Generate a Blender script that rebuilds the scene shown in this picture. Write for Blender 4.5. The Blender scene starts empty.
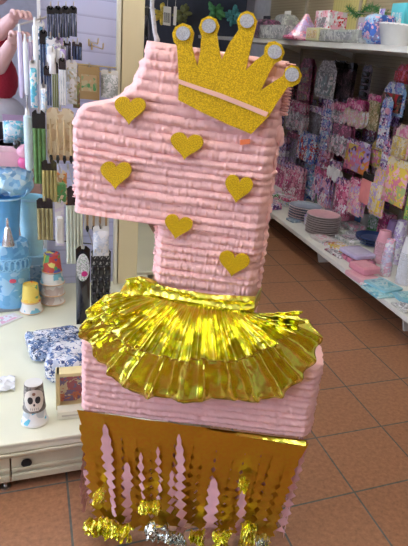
import bpy, bmesh, math, random
import numpy as np
from mathutils import Vector, Matrix, noise
random.seed(7)
sc = bpy.context.scene
COL = sc.collection

# ------------------------------------------------------------------ camera
F, PITCH, ROLL, YAW = 560.09, math.radians(20.237), math.radians(7.441), math.radians(-25.891)
CX, CY = 287.057, 267.614
TILE = 0.33
CAM = np.array([0, 0, 4.505 * TILE])
def _basis():
    c, s = math.cos(YAW), math.sin(YAW)
    Rz = np.array([[c, -s, 0], [s, c, 0], [0, 0, 1]])
    fwd = Rz @ np.array([0, math.cos(PITCH), -math.sin(PITCH)])
    up = Rz @ np.array([0, math.sin(PITCH), math.cos(PITCH)])
    rt = Rz @ np.array([1.0, 0, 0])
    c, s = math.cos(ROLL), math.sin(ROLL)
    return c * rt + s * up, -s * rt + c * up, fwd
RT, UP, FW = _basis()
cam = bpy.data.cameras.new('camera')
cam.lens = F * 36 / 546
cam.shift_x = (204 - CX) / 546
cam.shift_y = (CY - 273) / 546
cam.clip_start = 0.05
camo = bpy.data.objects.new('camera', cam)
COL.objects.link(camo)
camo.matrix_world = Matrix(((RT[0], UP[0], -FW[0], CAM[0]), (RT[1], UP[1], -FW[1], CAM[1]),
                            (RT[2], UP[2], -FW[2], CAM[2]), (0, 0, 0, 1)))
sc.camera = camo
def ray(u, v): return RT * (u - CX) / F - UP * (v - CY) / F + FW
def on_z(u, v, z): d = ray(u, v); return CAM + d * (z - CAM[2]) / d[2]
def on_y(u, v, y): d = ray(u, v); return CAM + d * (y - CAM[1]) / d[1]
def on_x(u, v, x): d = ray(u, v); return CAM + d * (x - CAM[0]) / d[0]
def mpp(P): return float((np.array(P) - CAM) @ FW) / F      # metres per photo pixel at a point

# ------------------------------------------------------------------ materials
_mats = {}
def _new(name):
    m = bpy.data.materials.new(name); m.use_nodes = True
    nt = m.node_tree; b = nt.nodes['Principled BSDF']
    return m, nt, b
def mat(name, col, rough=0.5, metal=0.0, var=0.08, scale=14.0, coat=0.0, bump=0.0, bscale=60.0):
    if name in _mats: return _mats[name]
    m, nt, b = _new(name); N = nt.nodes.new; L = nt.links.new
    tc = N('ShaderNodeTexCoord'); n = N('ShaderNodeTexNoise'); n.inputs['Scale'].default_value = scale
    L(tc.outputs['Object'], n.inputs['Vector'])
    r = N('ShaderNodeValToRGB'); e = r.color_ramp.elements
    e[0].position = .3; e[1].position = .7
    e[0].color = (*[max(0, c * (1 - var)) for c in col], 1); e[1].color = (*[min(1, c * (1 + var)) for c in col], 1)
    L(n.outputs['Fac'], r.inputs['Fac']); L(r.outputs['Color'], b.inputs['Base Color'])
    b.inputs['Roughness'].default_value = rough; b.inputs['Metallic'].default_value = metal
    b.inputs['Coat Weight'].default_value = coat
    if bump:
        n2 = N('ShaderNodeTexNoise'); n2.inputs['Scale'].default_value = bscale; n2.inputs['Detail'].default_value = 3
        L(tc.outputs['Object'], n2.inputs['Vector'])
        bp = N('ShaderNodeBump'); bp.inputs['Strength'].default_value = bump; bp.inputs['Distance'].default_value = .01
        L(n2.outputs['Fac'], bp.inputs['Height']); L(bp.outputs['Normal'], b.inputs['Normal'])
    _mats[name] = m
    return m
def prn(cols, scale=45.0, rough=0.3, coat=0.3, stretch=(1, 1, 1)):
    """busy printed packaging: cells of several ink colours"""
    key = ('prn', tuple(cols), scale, stretch)
    if key in _mats: return _mats[key]
    m, nt, b = _new('printed_pack'); N = nt.nodes.new; L = nt.links.new
    tc = N('ShaderNodeTexCoord'); mp = N('ShaderNodeMapping'); mp.inputs['Scale'].default_value = stretch
    L(tc.outputs['Object'], mp.inputs['Vector'])
    n = N('ShaderNodeTexNoise'); n.inputs['Scale'].default_value = scale * .6; n.inputs['Detail'].default_value = 2
    mixv = N('ShaderNodeVectorMath'); mixv.operation = 'MULTIPLY_ADD'; mixv.inputs[1].default_value = (.03, .03, .03)
    L(mp.outputs['Vector'], n.inputs['Vector']); L(n.outputs['Color'], mixv.inputs[0]); L(mp.outputs['Vector'], mixv.inputs[2])
    v = N('ShaderNodeTexVoronoi'); v.inputs['Scale'].default_value = scale * .8
    v2 = N('ShaderNodeTexVoronoi'); v2.inputs['Scale'].default_value = scale * 3.2
    L(mixv.outputs['Vector'], v.inputs['Vector']); L(mixv.outputs['Vector'], v2.inputs['Vector'])
    def ramp(off):
        r = N('ShaderNodeValToRGB'); r.color_ramp.interpolation = 'CONSTANT'
        e = r.color_ramp.elements; cs = list(cols[off:]) + list(cols[:off])
        e[0].position = 0; e[0].color = (*cs[0], 1); e[1].position = 1 / len(cs); e[1].color = (*cs[1], 1)
        for i in range(2, len(cs)):
            q = e.new(i / len(cs)); q.color = (*cs[i], 1)
        return r
    r1, r2 = ramp(0), ramp(1)
    s1 = N('ShaderNodeSeparateColor'); L(v.outputs['Color'], s1.inputs[0]); L(s1.outputs[0], r1.inputs['Fac'])
    s2 = N('ShaderNodeSeparateColor'); L(v2.outputs['Color'], s2.inputs[0]); L(s2.outputs[0], r2.inputs['Fac'])
    gt = N('ShaderNodeMath'); gt.operation = 'GREATER_THAN'; gt.inputs[1].default_value = .62; L(s2.outputs[1], gt.inputs[0])
    mx = N('ShaderNodeMix'); mx.data_type = 'RGBA'; L(gt.outputs[0], mx.inputs[0]); L(r1.outputs['Color'], mx.inputs[6]); L(r2.outputs['Color'], mx.inputs[7])
    L(mx.outputs[2], b.inputs['Base Color'])
    b.inputs['Roughness'].default_value = rough; b.inputs['Coat Weight'].default_value = coat
    _mats[key] = m
    return m
def film(name, col=(.95, .97, 1), alpha=.35, rough=.12):
    if name in _mats: return _mats[name]
    m, nt, b = _new(name)
    b.inputs['Base Color'].default_value = (*col, 1); b.inputs['Roughness'].default_value = rough
    b.inputs['Alpha'].default_value = alpha
    n = nt.nodes.new('ShaderNodeTexNoise'); n.inputs['Scale'].default_value = 30
    bp = nt.nodes.new('ShaderNodeBump'); bp.inputs['Strength'].default_value = .5; bp.inputs['Distance'].default_value = .01
    nt.links.new(n.outputs['Fac'], bp.inputs['Height']); nt.links.new(bp.outputs['Normal'], b.inputs['Normal'])
    _mats[name] = m
    return m
def emit(name, col, s):
    m, nt, b = _new(name)
    b.inputs['Emission Color'].default_value = (*col, 1); b.inputs['Emission Strength'].default_value = s
    b.inputs['Base Color'].default_value = (.9, .9, .9, 1)
    return m

def floor_mat():
    m, nt, b = _new('terracotta_tile'); N = nt.nodes.new; L = nt.links.new
    tc = N('ShaderNodeTexCoord'); mp = N('ShaderNodeMapping')
    mp.inputs['Location'].default_value = (-.235 * TILE, -.161 * TILE, 0)
    L(tc.outputs['Object'], mp.inputs['Vector'])
    br = N('ShaderNodeTexBrick'); br.offset = 0; br.squash = 1
    br.inputs['Scale'].default_value = 1; br.inputs['Brick Width'].default_value = TILE; br.inputs['Row Height'].default_value = TILE
    br.inputs['Mortar Size'].default_value = .0042; br.inputs['Mortar Smooth'].default_value = .25
    br.inputs['Color1'].default_value = (.35, .168, .088, 1); br.inputs['Color2'].default_value = (.40, .196, .104, 1)
    br.inputs['Mortar'].default_value = (.13, .135, .125, 1)
    L(mp.outputs['Vector'], br.inputs['Vector'])
    n = N('ShaderNodeTexNoise'); n.inputs['Scale'].default_value = 55; n.inputs['Detail'].default_value = 5; n.inputs['Roughness'].default_value = .7
    L(tc.outputs['Object'], n.inputs['Vector'])
    r = N('ShaderNodeValToRGB'); r.color_ramp.elements[0].position = .3; r.color_ramp.elements[0].color = (.62, .6, .58, 1)
    r.color_ramp.elements[1].position = .68; r.color_ramp.elements[1].color = (1.12, 1.1, 1.08, 1)
    L(n.outputs['Fac'], r.inputs['Fac'])
    mx = N('ShaderNodeMix'); mx.data_type = 'RGBA'; mx.blend_type = 'MULTIPLY'; mx.inputs[0].default_value = 1
    L(br.outputs['Color'], mx.inputs[6]); L(r.outputs['Color'], mx.inputs[7])
    L(mx.outputs[2], b.inputs['Base Color'])
    rr = N('ShaderNodeMapRange'); rr.inputs['To Min'].default_value = .34; rr.inputs['To Max'].default_value = .8
    L(br.outputs['Fac'], rr.inputs['Value']); L(rr.outputs['Result'], b.inputs['Roughness'])
    bp = N('ShaderNodeBump'); bp.inputs['Strength'].default_value = .35; bp.inputs['Distance'].default_value = .004; bp.invert = True
    L(br.outputs['Fac'], bp.inputs['Height']); L(bp.outputs['Normal'], b.inputs['Normal'])
    return m
def slat_mat(name, col, col2, pitch, axis='Z', rough=.4):
    """horizontal grooves cut every `pitch` metres"""
    m, nt, b = _new(name); N = nt.nodes.new; L = nt.links.new
    tc = N('ShaderNodeTexCoord'); s = N('ShaderNodeSeparateXYZ'); L(tc.outputs['Object'], s.inputs[0])
    d = N('ShaderNodeMath'); d.operation = 'DIVIDE'; d.inputs[1].default_value = pitch; L(s.outputs[axis], d.inputs[0])
    fr = N('ShaderNodeMath'); fr.operation = 'FRACT'; L(d.outputs[0], fr.inputs[0])
    r = N('ShaderNodeValToRGB'); e = r.color_ramp.elements
    e[0].position = 0; e[0].color = (*col2, 1); e[1].position = .16; e[1].color = (*col, 1)
    L(fr.outputs[0], r.inputs['Fac']); L(r.outputs['Color'], b.inputs['Base Color'])
    b.inputs['Roughness'].default_value = rough
    return m
def gold_foil(name, col, rough=.2, holo=.25, bump=.5, bscale=38):
    m, nt, b = _new(name); N = nt.nodes.new; L = nt.links.new
    tc = N('ShaderNodeTexCoord')
    v = N('ShaderNodeTexVoronoi'); v.inputs['Scale'].default_value = 130; L(tc.outputs['Object'], v.inputs['Vector'])
    hs = N('ShaderNodeHueSaturation'); hs.inputs['Color'].default_value = (*col, 1)
    sp = N('ShaderNodeSeparateColor'); L(v.outputs['Color'], sp.inputs[0])
    mr = N('ShaderNodeMapRange'); mr.inputs['To Min'].default_value = .5 - .01 * holo * 4; mr.inputs['To Max'].default_value = .5 + .045 * holo * 4
    L(sp.outputs[0], mr.inputs['Value']); L(mr.outputs['Result'], hs.inputs['Hue'])
    L(hs.outputs['Color'], b.inputs['Base Color'])
    b.inputs['Metallic'].default_value = 1; b.inputs['Roughness'].default_value = rough
    n = N('ShaderNodeTexNoise'); n.noise_type = 'RIDGED_MULTIFRACTAL'; n.inputs['Scale'].default_value = bscale; n.inputs['Detail'].default_value = 2
    L(tc.outputs['Object'], n.inputs['Vector'])
    bp = N('ShaderNodeBump'); bp.inputs['Strength'].default_value = bump; bp.inputs['Distance'].default_value = .008
    L(n.outputs['Fac'], bp.inputs['Height']); L(bp.outputs['Normal'], b.inputs['Normal'])
    return m
def glitter(name, dark, light, scale=420):
    m, nt, b = _new(name); N = nt.nodes.new; L = nt.links.new
    tc = N('ShaderNodeTexCoord'); n = N('ShaderNodeTexNoise'); n.inputs['Scale'].default_value = scale; n.inputs['Detail'].default_value = 1
    L(tc.outputs['Object'], n.inputs['Vector'])
    r = N('ShaderNodeValToRGB'); e = r.color_ramp.elements
    e[0].position = .36; e[0].color = (*dark, 1); e[1].position = .66; e[1].color = (*light, 1)
    L(n.outputs['Fac'], r.inputs['Fac']); L(r.outputs['Color'], b.inputs['Base Color'])
    b.inputs['Metallic'].default_value = .0; b.inputs['Roughness'].default_value = .55; b.inputs['Specular IOR Level'].default_value = .25
    bp = N('ShaderNodeBump'); bp.inputs['Strength'].default_value = .5; bp.inputs['Distance'].default_value = .002
    L(n.outputs['Fac'], bp.inputs['Height']); L(bp.outputs['Normal'], b.inputs['Normal'])
    return m

# ------------------------------------------------------------------ mesh helpers
def bm_(): return bmesh.new()
def box(bm, c, s, rot=None, bev=0.0, seg=2):
    r = bmesh.ops.create_cube(bm, size=1.0); vs = r['verts']
    M = Matrix.Translation(Vector(c)) @ (rot.to_4x4() if rot else Matrix()) @ Matrix.Diagonal((*s, 1))
    bmesh.ops.transform(bm, matrix=M, verts=vs)
    if bev:
        es = list({e for v in vs for e in v.link_edges})
        bmesh.ops.bevel(bm, geom=es, offset=bev, segments=seg, affect='EDGES', profile=.5)
def tube(bm, pts, r, seg=8, closed=False):
    pts = [Vector(p) for p in pts]; n = len(pts)
    rs = r if isinstance(r, (list, tuple)) else [r] * n
    rings = []; prev = None
    for i, p in enumerate(pts):
        t = (pts[min(i + 1, n - 1)] - pts[max(i - 1, 0)]).normalized()
        a = prev if prev is not None else (Vector((0, 0, 1)) if abs(t.z) < .9 else Vector((1, 0, 0)))
        a = (a - t * a.dot(t)).normalized(); prev = a; b = t.cross(a)
        rings.append([bm.verts.new(p + (a * math.cos(2 * math.pi * k / seg) + b * math.sin(2 * math.pi * k / seg)) * rs[i]) for k in range(seg)])
    for i in range(n - 1):
        for k in range(seg):
            bm.faces.new((rings[i][k], rings[i][(k + 1) % seg], rings[i + 1][(k + 1) % seg], rings[i + 1][k]))
    bm.faces.new(rings[0][::-1]); bm.faces.new(rings[-1])
def lathe(bm, prof, seg=28, c=(0, 0, 0), cap=True):
    c = Vector(c); rings = []
    for r, z in prof:
        rings.append([bm.verts.new(c + Vector((r * math.cos(2 * math.pi * k / seg), r * math.sin(2 * math.pi * k / seg), z))) for k in range(seg)])
    for i in range(len(prof) - 1):
        for k in range(seg):
            bm.faces.new((rings[i][k], rings[i][(k + 1) % seg], rings[i + 1][(k + 1) % seg], rings[i + 1][k]))
    if cap:
        bm.faces.new(rings[0][::-1]); bm.faces.new(rings[-1])
def squad(bm, c, s, e1=.35, e2=.35, nu=20, nv=12, rot=None):
    """superellipsoid: soft pillow or rounded block"""
    def pw(a, e): return math.copysign(abs(a) ** e, a)
    M = Matrix.Translation(Vector(c)) @ (rot.to_4x4() if rot else Matrix())
    rows = []
    for j in range(nv + 1):
        ph = -math.pi / 2 + math.pi * j / nv
        rows.append([bm.verts.new(M @ Vector((s[0] / 2 * pw(math.cos(ph), e1) * pw(math.cos(2 * math.pi * i / nu), e2),
                    s[1] / 2 * pw(math.cos(ph), e1) * pw(math.sin(2 * math.pi * i / nu), e2), s[2] / 2 * pw(math.sin(ph), e1)))) for i in range(nu)])
    for j in range(nv):
        for i in range(nu):
            bm.faces.new((rows[j][i], rows[j][(i + 1) % nu], rows[j + 1][(i + 1) % nu], rows[j + 1][i]))
    bmesh.ops.remove_doubles(bm, verts=[v for r in (rows[0], rows[-1]) for v in r], dist=1e-5)
def prism(bm, poly, y0, y1, bev=0.0):
    """polygon given in (x,z), extruded from y0 to y1"""
    a = [bm.verts.new((x, y0, z)) for x, z in poly]; b = [bm.verts.new((x, y1, z)) for x, z in poly]
    n = len(poly)
    fs = [bm.faces.new(a), bm.faces.new(b[::-1])]
    for i in range(n): bm.faces.new((a[i], b[i], b[(i + 1) % n], a[(i + 1) % n]))
    for f in fs: f.normal_update()
    bmesh.ops.triangulate(bm, faces=fs, ngon_method='EAR_CLIP')
def pouch(bm, w, d, h, z0=0.0, nx=10, nz=12, seed=0, seam=.06):
    """pillow bag: flat sealed ends, bulging middle, crinkled film"""
    def pt(i, j, sd):
        x = (i / nx - .5) * w; t = j / nz; z = z0 + t * h
        b = max(0, math.sin(math.pi * min(1, max(0, (t - seam) / (1 - 2 * seam))))) ** .5 * max(0, 1 - (2 * i / nx - 1) ** 4)
        k = noise.noise(Vector((x * 40 + seed, z * 40, sd * 3.0))) * .18
        return Vector((x, sd * d / 2 * b * (1 + k), z))
    g = {}
    for sd in (-1, 1):
        for i in range(nx + 1):
            for j in range(nz + 1):
                if sd == 1 and (i in (0, nx) or j in (0, nz)): g[sd, i, j] = g[-1, i, j]
                else: g[sd, i, j] = bm.verts.new(pt(i, j, sd))
        for i in range(nx):
            for j in range(nz):
                q = [g[sd, i, j], g[sd, i + 1, j], g[sd, i + 1, j + 1], g[sd, i, j + 1]]
                bm.faces.new(q if sd == -1 else q[::-1])
def ob(name, bm, m, parent=None, smooth=True, sharp=35):
    me = bpy.data.meshes.new(name)
    bmesh.ops.recalc_face_normals(bm, faces=bm.faces[:])
    if smooth:
        for f in bm.faces: f.smooth = True
        ca = math.radians(sharp)
        for e in bm.edges:
            if len(e.link_faces) == 2 and e.calc_face_angle(0) > ca: e.smooth = False
    bm.to_mesh(me); bm.free()
    for x in (m if isinstance(m, (list, tuple)) else [m]): me.materials.append(x)
    o = bpy.data.objects.new(name, me); COL.objects.link(o)
    if parent: o.parent = parent
    return o
def tag(o, label=None, cat=None, group=None, kind=None):
    if label: o['label'] = label
    if cat: o['category'] = cat
    if group: o['group'] = group
    if kind: o['kind'] = kind
    return o
def thing(name, label, cat, loc=(0, 0, 0), rz=0.0, group=None):
    o = bpy.data.objects.new(name, None); COL.objects.link(o)
    o.empty_display_size = .05
    o.location = Vector([float(q) for q in loc]); o.rotation_euler = (0, 0, rz)
    return tag(o, label, cat, group)
def dup(root, loc, rz=None, label=None):
    r = root.copy(); COL.objects.link(r); r.location = Vector([float(q) for q in loc])
    if rz is not None: r.rotation_euler = (0, 0, rz)
    if label: r['label'] = label
    for ch in list(root.children):
        c = ch.copy(); COL.objects.link(c); c.parent = r
        for g in list(ch.children):
            d = g.copy(); COL.objects.link(d); d.parent = c
    return r
def struct(name, bm, m, smooth=False):
    return tag(ob(name, bm, m, None, smooth), kind='structure')

# ------------------------------------------------------------------ palette
WHITE = (.82, .82, .8); CREAM = (.78, .74, .6)
white_plastic = mat('white_plastic', (.85, .85, .86), .35, coat=.2)
steel = mat('steel_wire', (.62, .6, .56), .3, metal=1, var=.05)
brass = mat('brassy_wire', (.72, .58, .32), .3, metal=1, var=.05)
dark_metal = mat('dark_metal', (.08, .08, .08), .45, metal=.6)
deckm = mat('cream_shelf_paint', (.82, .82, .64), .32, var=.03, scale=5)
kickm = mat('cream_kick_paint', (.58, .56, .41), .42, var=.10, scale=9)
colm = mat('beige_column_paint', (.77, .67, .42), .5, var=.03, scale=4)
colm2 = mat('pale_column_edge', (.82, .78, .62), .45, var=.03)
card_w = mat('white_card', (.85, .85, .84), .5, var=.04)
black_pl = mat('black_plastic', (.015, .015, .018), .25, coat=.4)
PINK = (.70, .20, .34); LPINK = (.82, .44, .58); MAG = (.62, .03, .24); LIL = (.48, .36, .70); LBL = (.34, .58, .84); BLU = (.05, .15, .58); WHT = (.84, .84, .88)
GRY = (.26, .26, .29); BLK = (.015, .015, .02); RED = (.6, .04, .05); YEL = (.78, .58, .08); GRN = (.10, .35, .12); CYN = (.12, .55, .72); ORG = (.75, .27, .05)
BRN = (.2, .1, .05); TAN = (.55, .40, .22); DPNK = (.33, .06, .14); PUR = (.12, .04, .2); CRM = (.75, .66, .48); OLV = (.22, .24, .08)

# ------------------------------------------------------------------ the room
b = bm_(); box(b, (0.8, 3.0, -.05), (9.0, 12.0, .1)); struct('floor', b, floor_mat())
b = bm_(); box(b, (0.8, 3.0, 2.95), (9.0, 12.0, .1)); struct('ceiling', b, mat('ceiling_paint', (.72, .71, .68), .8))
wallm = mat('wall_paint', (.62, .60, .58), .7)
b = bm_(); box(b, (3.1, 3.0, 1.45), (.1, 12.0, 2.9)); struct('wall_right', b, wallm)
b = bm_(); box(b, (0.8, 8.55, 1.45), (9.0, .1, 2.9)); struct('wall_back', b, mat('back_wall_paint', (.42, .42, .5), .7))
# wall_left with a wide shop window that lets daylight in
b = bm_()
box(b, (-3.25, 3.0, .35), (.1, 12.0, .7)); box(b, (-3.25, 3.0, 2.75), (.1, 12.0, .3))
box(b, (-3.25, -2.0, 1.65), (.1, 2.0, 1.9)); box(b, (-3.25, 8.2, 1.65), (.1, 1.6, 1.9))
struct('wall_left', b, wallm)
b = bm_()
for y in (-1.0, 1.4, 3.8, 7.4): box(b, (-3.25, y, 1.65), (.08, .06, 1.9))
box(b, (-3.25, 3.2, .73), (.12, 8.4, .06)); box(b, (-3.25, 3.2, 2.57), (.08, 8.4, .06))
struct('window_1', b, white_plastic)
b = bm_(); box(b, (0.8, -3.05, 1.45), (9.0, .1, 2.9)); struct('unseen_blocker_wall', b, mat('warm_blocker_paint', (.60, .55, .46), .7))  # unseen warm wall, added behind the camera to block blue world light
# ------------------------------------------------------------------ ceiling lights
tube_m = emit('fluorescent_tube', (1.0, .93, .80), 26.0)
housing = mat('lamp_housing', (.85, .85, .85), .4)
def lamp(x, y, label, tm=None):
    t = thing('ceiling_light', label, 'light', (x, y, 2.9), 0, 'fluorescent ceiling lights')
    b = bm_(); box(b, (0, 0, -.03), (.3, 1.3, .06), bev=.01); ob('housing', b, housing, t)
    for s in (-1, 1):
        b = bm_(); tube(b, [(s * .075, -.6, -.085), (s * .075, .6, -.085)], .016, 10); ob('tube', b, tm or tube_m, t)
        for e in (-1, 1):
            b = bm_(); box(b, (s * .075, e * .61, -.075), (.03, .025, .045)); ob('lamp_holder', b, housing, t)
tube_dim = emit('dim_fluorescent_tube', (1.0, .93, .82), 23.0)
lamp(1.3, 4.6, 'fluorescent ceiling light over the far part of the tiled aisle', tube_dim)
lamp(1.3, 2.2, 'fluorescent ceiling light over the aisle beside the piñata', tube_dim)
lamp(0.35, .35, 'fluorescent ceiling light in front of the piñata')
lamp(-1.1, 1.2, 'fluorescent ceiling light over the cream display base')
lamp(-1.1, 4.2, 'fluorescent ceiling light above the person in red')

# ------------------------------------------------------------------ PIÑATA
PD = 1.40
_n0 = ray(200, 280); _n0[2] = 0; _n0 /= np.linalg.norm(_n0)
PO = CAM + _n0 * PD; PO[2] = 0
_a, _b = math.radians(-24), math.radians(1.0)
_h = np.array([math.cos(_a), math.sin(_a), 0]); PN = np.array([math.sin(_a), -math.cos(_a), 0]); _z = np.array([0, 0, 1.0])
PE1 = _h * math.cos(_b) - _z * math.sin(_b); PE2 = _z * math.cos(_b) + _h * math.sin(_b)
pin = thing('number_pinata', 'large pink number one piñata with gold crown, hearts and foil skirt', 'piñata')
pin.matrix_world = Matrix(((PE1[0], -PN[0], PE2[0], PO[0]), (PE1[1], -PN[1], PE2[1], PO[1]), (PE1[2], -PN[2], PE2[2], PO[2]), (0, 0, 0, 1)))
def L(u, v, n=0.0):
    """photo pixel -> local (u, w) on the plane n in front of the piñata's face"""
    d = ray(u, v); Q = PO + PN * n; t = ((Q - CAM) @ PN) / (d @ PN); P = CAM + d * t - PO
    return float(P @ PE1), float(P @ PE2)
def V3(u, w, n): return Vector((u, -n, w))
def nz(*a): return noise.noise(Vector(a))

def crepe_mat():
    m = mat('pink_crepe_paper', (.92, .55, .53), .8, var=.05, scale=25); nt = m.node_tree; N = nt.nodes.new; K = nt.links.new; b = nt.nodes['Principled BSDF']
    tc = N('ShaderNodeTexCoord'); mp = N('ShaderNodeMapping'); mp.inputs['Scale'].default_value = (1, 1, .22); K(tc.outputs['Object'], mp.inputs['Vector'])
    n = N('ShaderNodeTexNoise'); n.inputs['Scale'].default_value = 170; n.inputs['Detail'].default_value = 4; K(mp.outputs['Vector'], n.inputs['Vector'])
    bp = N('ShaderNodeBump'); bp.inputs['Strength'].default_value = .45; bp.inputs['Distance'].default_value = .006
    K(n.outputs['Fac'], bp.inputs['Height']); K(bp.outputs['Normal'], b.inputs['Normal'])
    return m
crepe = crepe_mat()
foil = gold_foil('gold_foil', (.88, .73, .13), .25, .3, .42, 15)
foil_flat = gold_foil('gold_foil_smooth', (.72, .45, .06), .34, .1, .3, 14)
foil_holo = gold_foil('holographic_foil', (.74, .76, .70), .15, 1.2, .6, 40)
gl_gold = glitter('gold_glitter_foam', (.47, .29, .004), (.80, .53, .010))
gl_silver = glitter('silver_glitter_foam', (.36, .37, .40), (.50, .51, .55), 300)

TH = .15
flag_edge = [(1.0, -.352), (1.075, -.354), (1.2, -.358), (1.27, -.362), (1.30, -.352), (1.318, -.335), (1.330, -.30), (1.343, -.262), (1.362, -.237),
             (1.388, -.216), (1.42, -.203), (1.45, -.196), (1.475, -.188), (1.50, -.186)]
def interp(x, tab):
    if x <= tab[0][0]: return tab[0][1]
    for (a, fa), (c, fc) in zip(tab, tab[1:]):
        if x <= c: return fa + (fc - fa) * (x - a) / (c - a)
    return tab[-1][1]
W0, W1, WB, WF = .445, 1.485, .69, 1.053
def uL(w): return -.331 if w < WB else (-.139 if w < WF else interp(w, flag_edge))
def uR(w): return .347 if w < WB else .134
# crepe rolls: uneven row edges
rows = [W0]
while rows[-1] < W1 - .012:
    rows.append(rows[-1] + random.uniform(.017, .030))
rows[-1] = W1
import bisect
def bulge(u, w):
    w2 = w + .006 * nz(u * 5, w * 3, 1.7) + .0025 * nz(u * 21, w * 9, 4.2)
    i = max(0, min(len(rows) - 2, bisect.bisect_right(rows, w2) - 1))
    t = (w2 - rows[i]) / (rows[i + 1] - rows[i])
    t = min(1, max(0, t))
    k = .65 + .5 * nz(u * 4.0, i * 7.3, 2.0)
    return .017 * k * (max(0, math.sin(math.pi * t)) ** .55) + .003 * nz(u * 150, w * 22, i) + .0014 * nz(u * 60, w * 50, 9.1)
b = bm_()
NU, NS = 170, 12
lev = []
step = .0035
edges_w = [W0]
w = W0
while w < W1 - 1e-6:
    nw = min(W1, w + step)
    for e in (WB, WF):
        if w < e - 1e-6 and nw >= e - 1e-6:
            nw = e
    edges_w.append(nw); w = nw
    if abs(nw - WB) < 1e-6 or abs(nw - WF) < 1e-6: edges_w.append(nw + 1e-5); w = nw + 1e-5
for w in edges_w:
    l, r = uL(w), uR(w)
    # roundness near ends (top / bottom / flag under side)
    dtop = min(W1 - w, w - W0)
    if w < WB: dtop = min(dtop, WB - w + .004)
    dt = max(0.0, dtop)
    rnd = .02 * (1 - min(1, dt / .02)) ** 2
    ring = []
    jl = .004 * nz(w * 60, 3.3, .2) + .003 * nz(w * 160, 7.7, .2); jr = .004 * nz(w * 60, 13.3, .2) + .003 * nz(w * 160, 17.7, .2)
    for i in range(NU + 1):
        u = l + (r - l) * i / NU
        de = min(u - l, r - u); er = .022 * (1 - min(1, de / .022)) ** 2
        ring.append(b.verts.new(V3(u, w, -er - rnd + bulge(u, w))))
    for i in range(1, NS):
        n = -.022 - (TH - .022) * i / NS
        ring.append(b.verts.new(V3(r + .005 * abs(math.sin(i * 1.7)) + .008 * nz(n * 60, w * 45, 5) + jr + .004, w, n)))
    for i in range(0, 9):
        ring.append(b.verts.new(V3(r + (l - r) * i / 8, w, -TH + .004 * nz(i * 3.0, w * 40, 8))))
    for i in range(1, NS):
        n = -TH + (TH - .022) * i / NS
        ring.append(b.verts.new(V3(l - .005 * abs(math.sin(i * 1.7)) + .008 * nz(n * 60, w * 45, 25) - jl - .004, w, n)))
    lev.append(ring)
for a, c in zip(lev, lev[1:]):
    for i in range(len(a)):
        j = (i + 1) % len(a); b.faces.new((a[i], a[j], c[j], c[i]))
b.faces.new(lev[0][::-1]); b.faces.new(lev[-1])
body = ob('number_body', b, crepe, pin, True, 80)
# ruffled frills on the edges (lumpy crumpled paper)
def frill(name, pts, r0, seed):
    b = bm_()
    P = []; n = 90
    for k in range(n + 1):
        t = k / n * (len(pts) - 1); i = min(int(t), len(pts) - 2); f = t - i
        a = Vector(pts[i]); c = Vector(pts[i + 1]); P.append(a.lerp(c, f))
    tube(b, P, [r0 * (1 + .35 * math.sin(k * 1.1 + seed) + .5 * nz(k * .35, seed, 0)) for k in range(n + 1)], 12)
    for v in b.verts: v.co += Vector((nz(*(v.co * 70)), nz(*(v.co * 70 + Vector((5, 5, 5)))), nz(*(v.co * 70 + Vector((9, 2, 5)))))) * .004
    ob(name, b, crepe, pin)
frill('side_frill', [V3(.146, 1.48, -.03), V3(.143, 1.36, -.03)], .011, 1)
frill('side_frill', [V3(.141, 1.28, -.03), V3(.142, .90, -.03)], .006, 4)
frill('side_frill', [V3(-.36, 1.26, -.035), V3(-.361, 1.08, -.035)], .006, 2)
frill('side_frill', [V3(-.143, 1.05, -.03), V3(-.142, .90, -.03)], .006, 3)
# two fat crumpled loops of paper half way down the right edge
for (px, py, rr, sd) in ((274, 120, .016, 1), (278, 134, .018, 2), (281, 141, .010, 3)):
    u, w = L(px, py, -.03); b = bm_()
    squad(b, V3(u, w, -.03), (rr * 1.7, rr * 1.6, rr * 2.4), 1, 1, 20, 14)
    for v in b.verts: v.co += Vector((1, .5, 1)) * nz(*(v.co * 90 + Vector((sd, 0, 0)))) * .005
    ob('paper_loop', b, crepe, pin)

def plate_from_px(name, pts, n, th, m, parent, nfront=None):
    poly = [L(x, y, n) for x, y in pts]
    b = bm_(); prism(b, poly, -n, -n + th)
    return ob(name, b, m, parent, False)
# crown
cr = lambda pts: [(150 + x / 2.55, y / 2.55) for x, y in pts]
crown_px = cr([(72, 255), (73, 200), (70, 140), (68, 118), (60, 105), (56, 86), (64, 68), (84, 58), (103, 66), (112, 84), (109, 104), (106, 115), (113, 145), (121, 170),
               (128, 130), (131, 92), (124, 70), (131, 49), (150, 40), (169, 48), (177, 67), (171, 88), (174, 115), (182, 153), (202, 110), (226, 76), (221, 52), (231, 34),
               (247, 27), (264, 34), (273, 54), (268, 76), (256, 125), (244, 179), (268, 155), (291, 138), (292, 120), (302, 108), (318, 104), (336, 115), (344, 134),
               (335, 154), (318, 162), (308, 178), (284, 229), (312, 210), (339, 193), (345, 174), (361, 165), (379, 172), (388, 192), (381, 212), (362, 222), (352, 222),
               (325, 260), (303, 297), (258, 342), (200, 318), (140, 290)])
NC = .030
crown = plate_from_px('crown', crown_px, NC, .008, gl_gold, pin)
plate_from_px('crown_stripe', cr([(73, 202), (125, 220), (180, 238), (240, 262), (302, 287), (296, 298), (235, 273), (175, 249), (120, 230), (72, 213)]), NC + .003, .0029,
              mat('pink_foam', (.85, .50, .42), .6), crown)
for x, y in ((84, 85), (150, 66), (247, 53), (318, 132), (362, 190)):
    q = [(x + 18 * math.cos(t * math.pi / 12), y + 18 * math.sin(t * math.pi / 12)) for t in range(24)]
    plate_from_px('crown_jewel', cr(q), NC + .006, .0059, gl_silver, crown)
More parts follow.
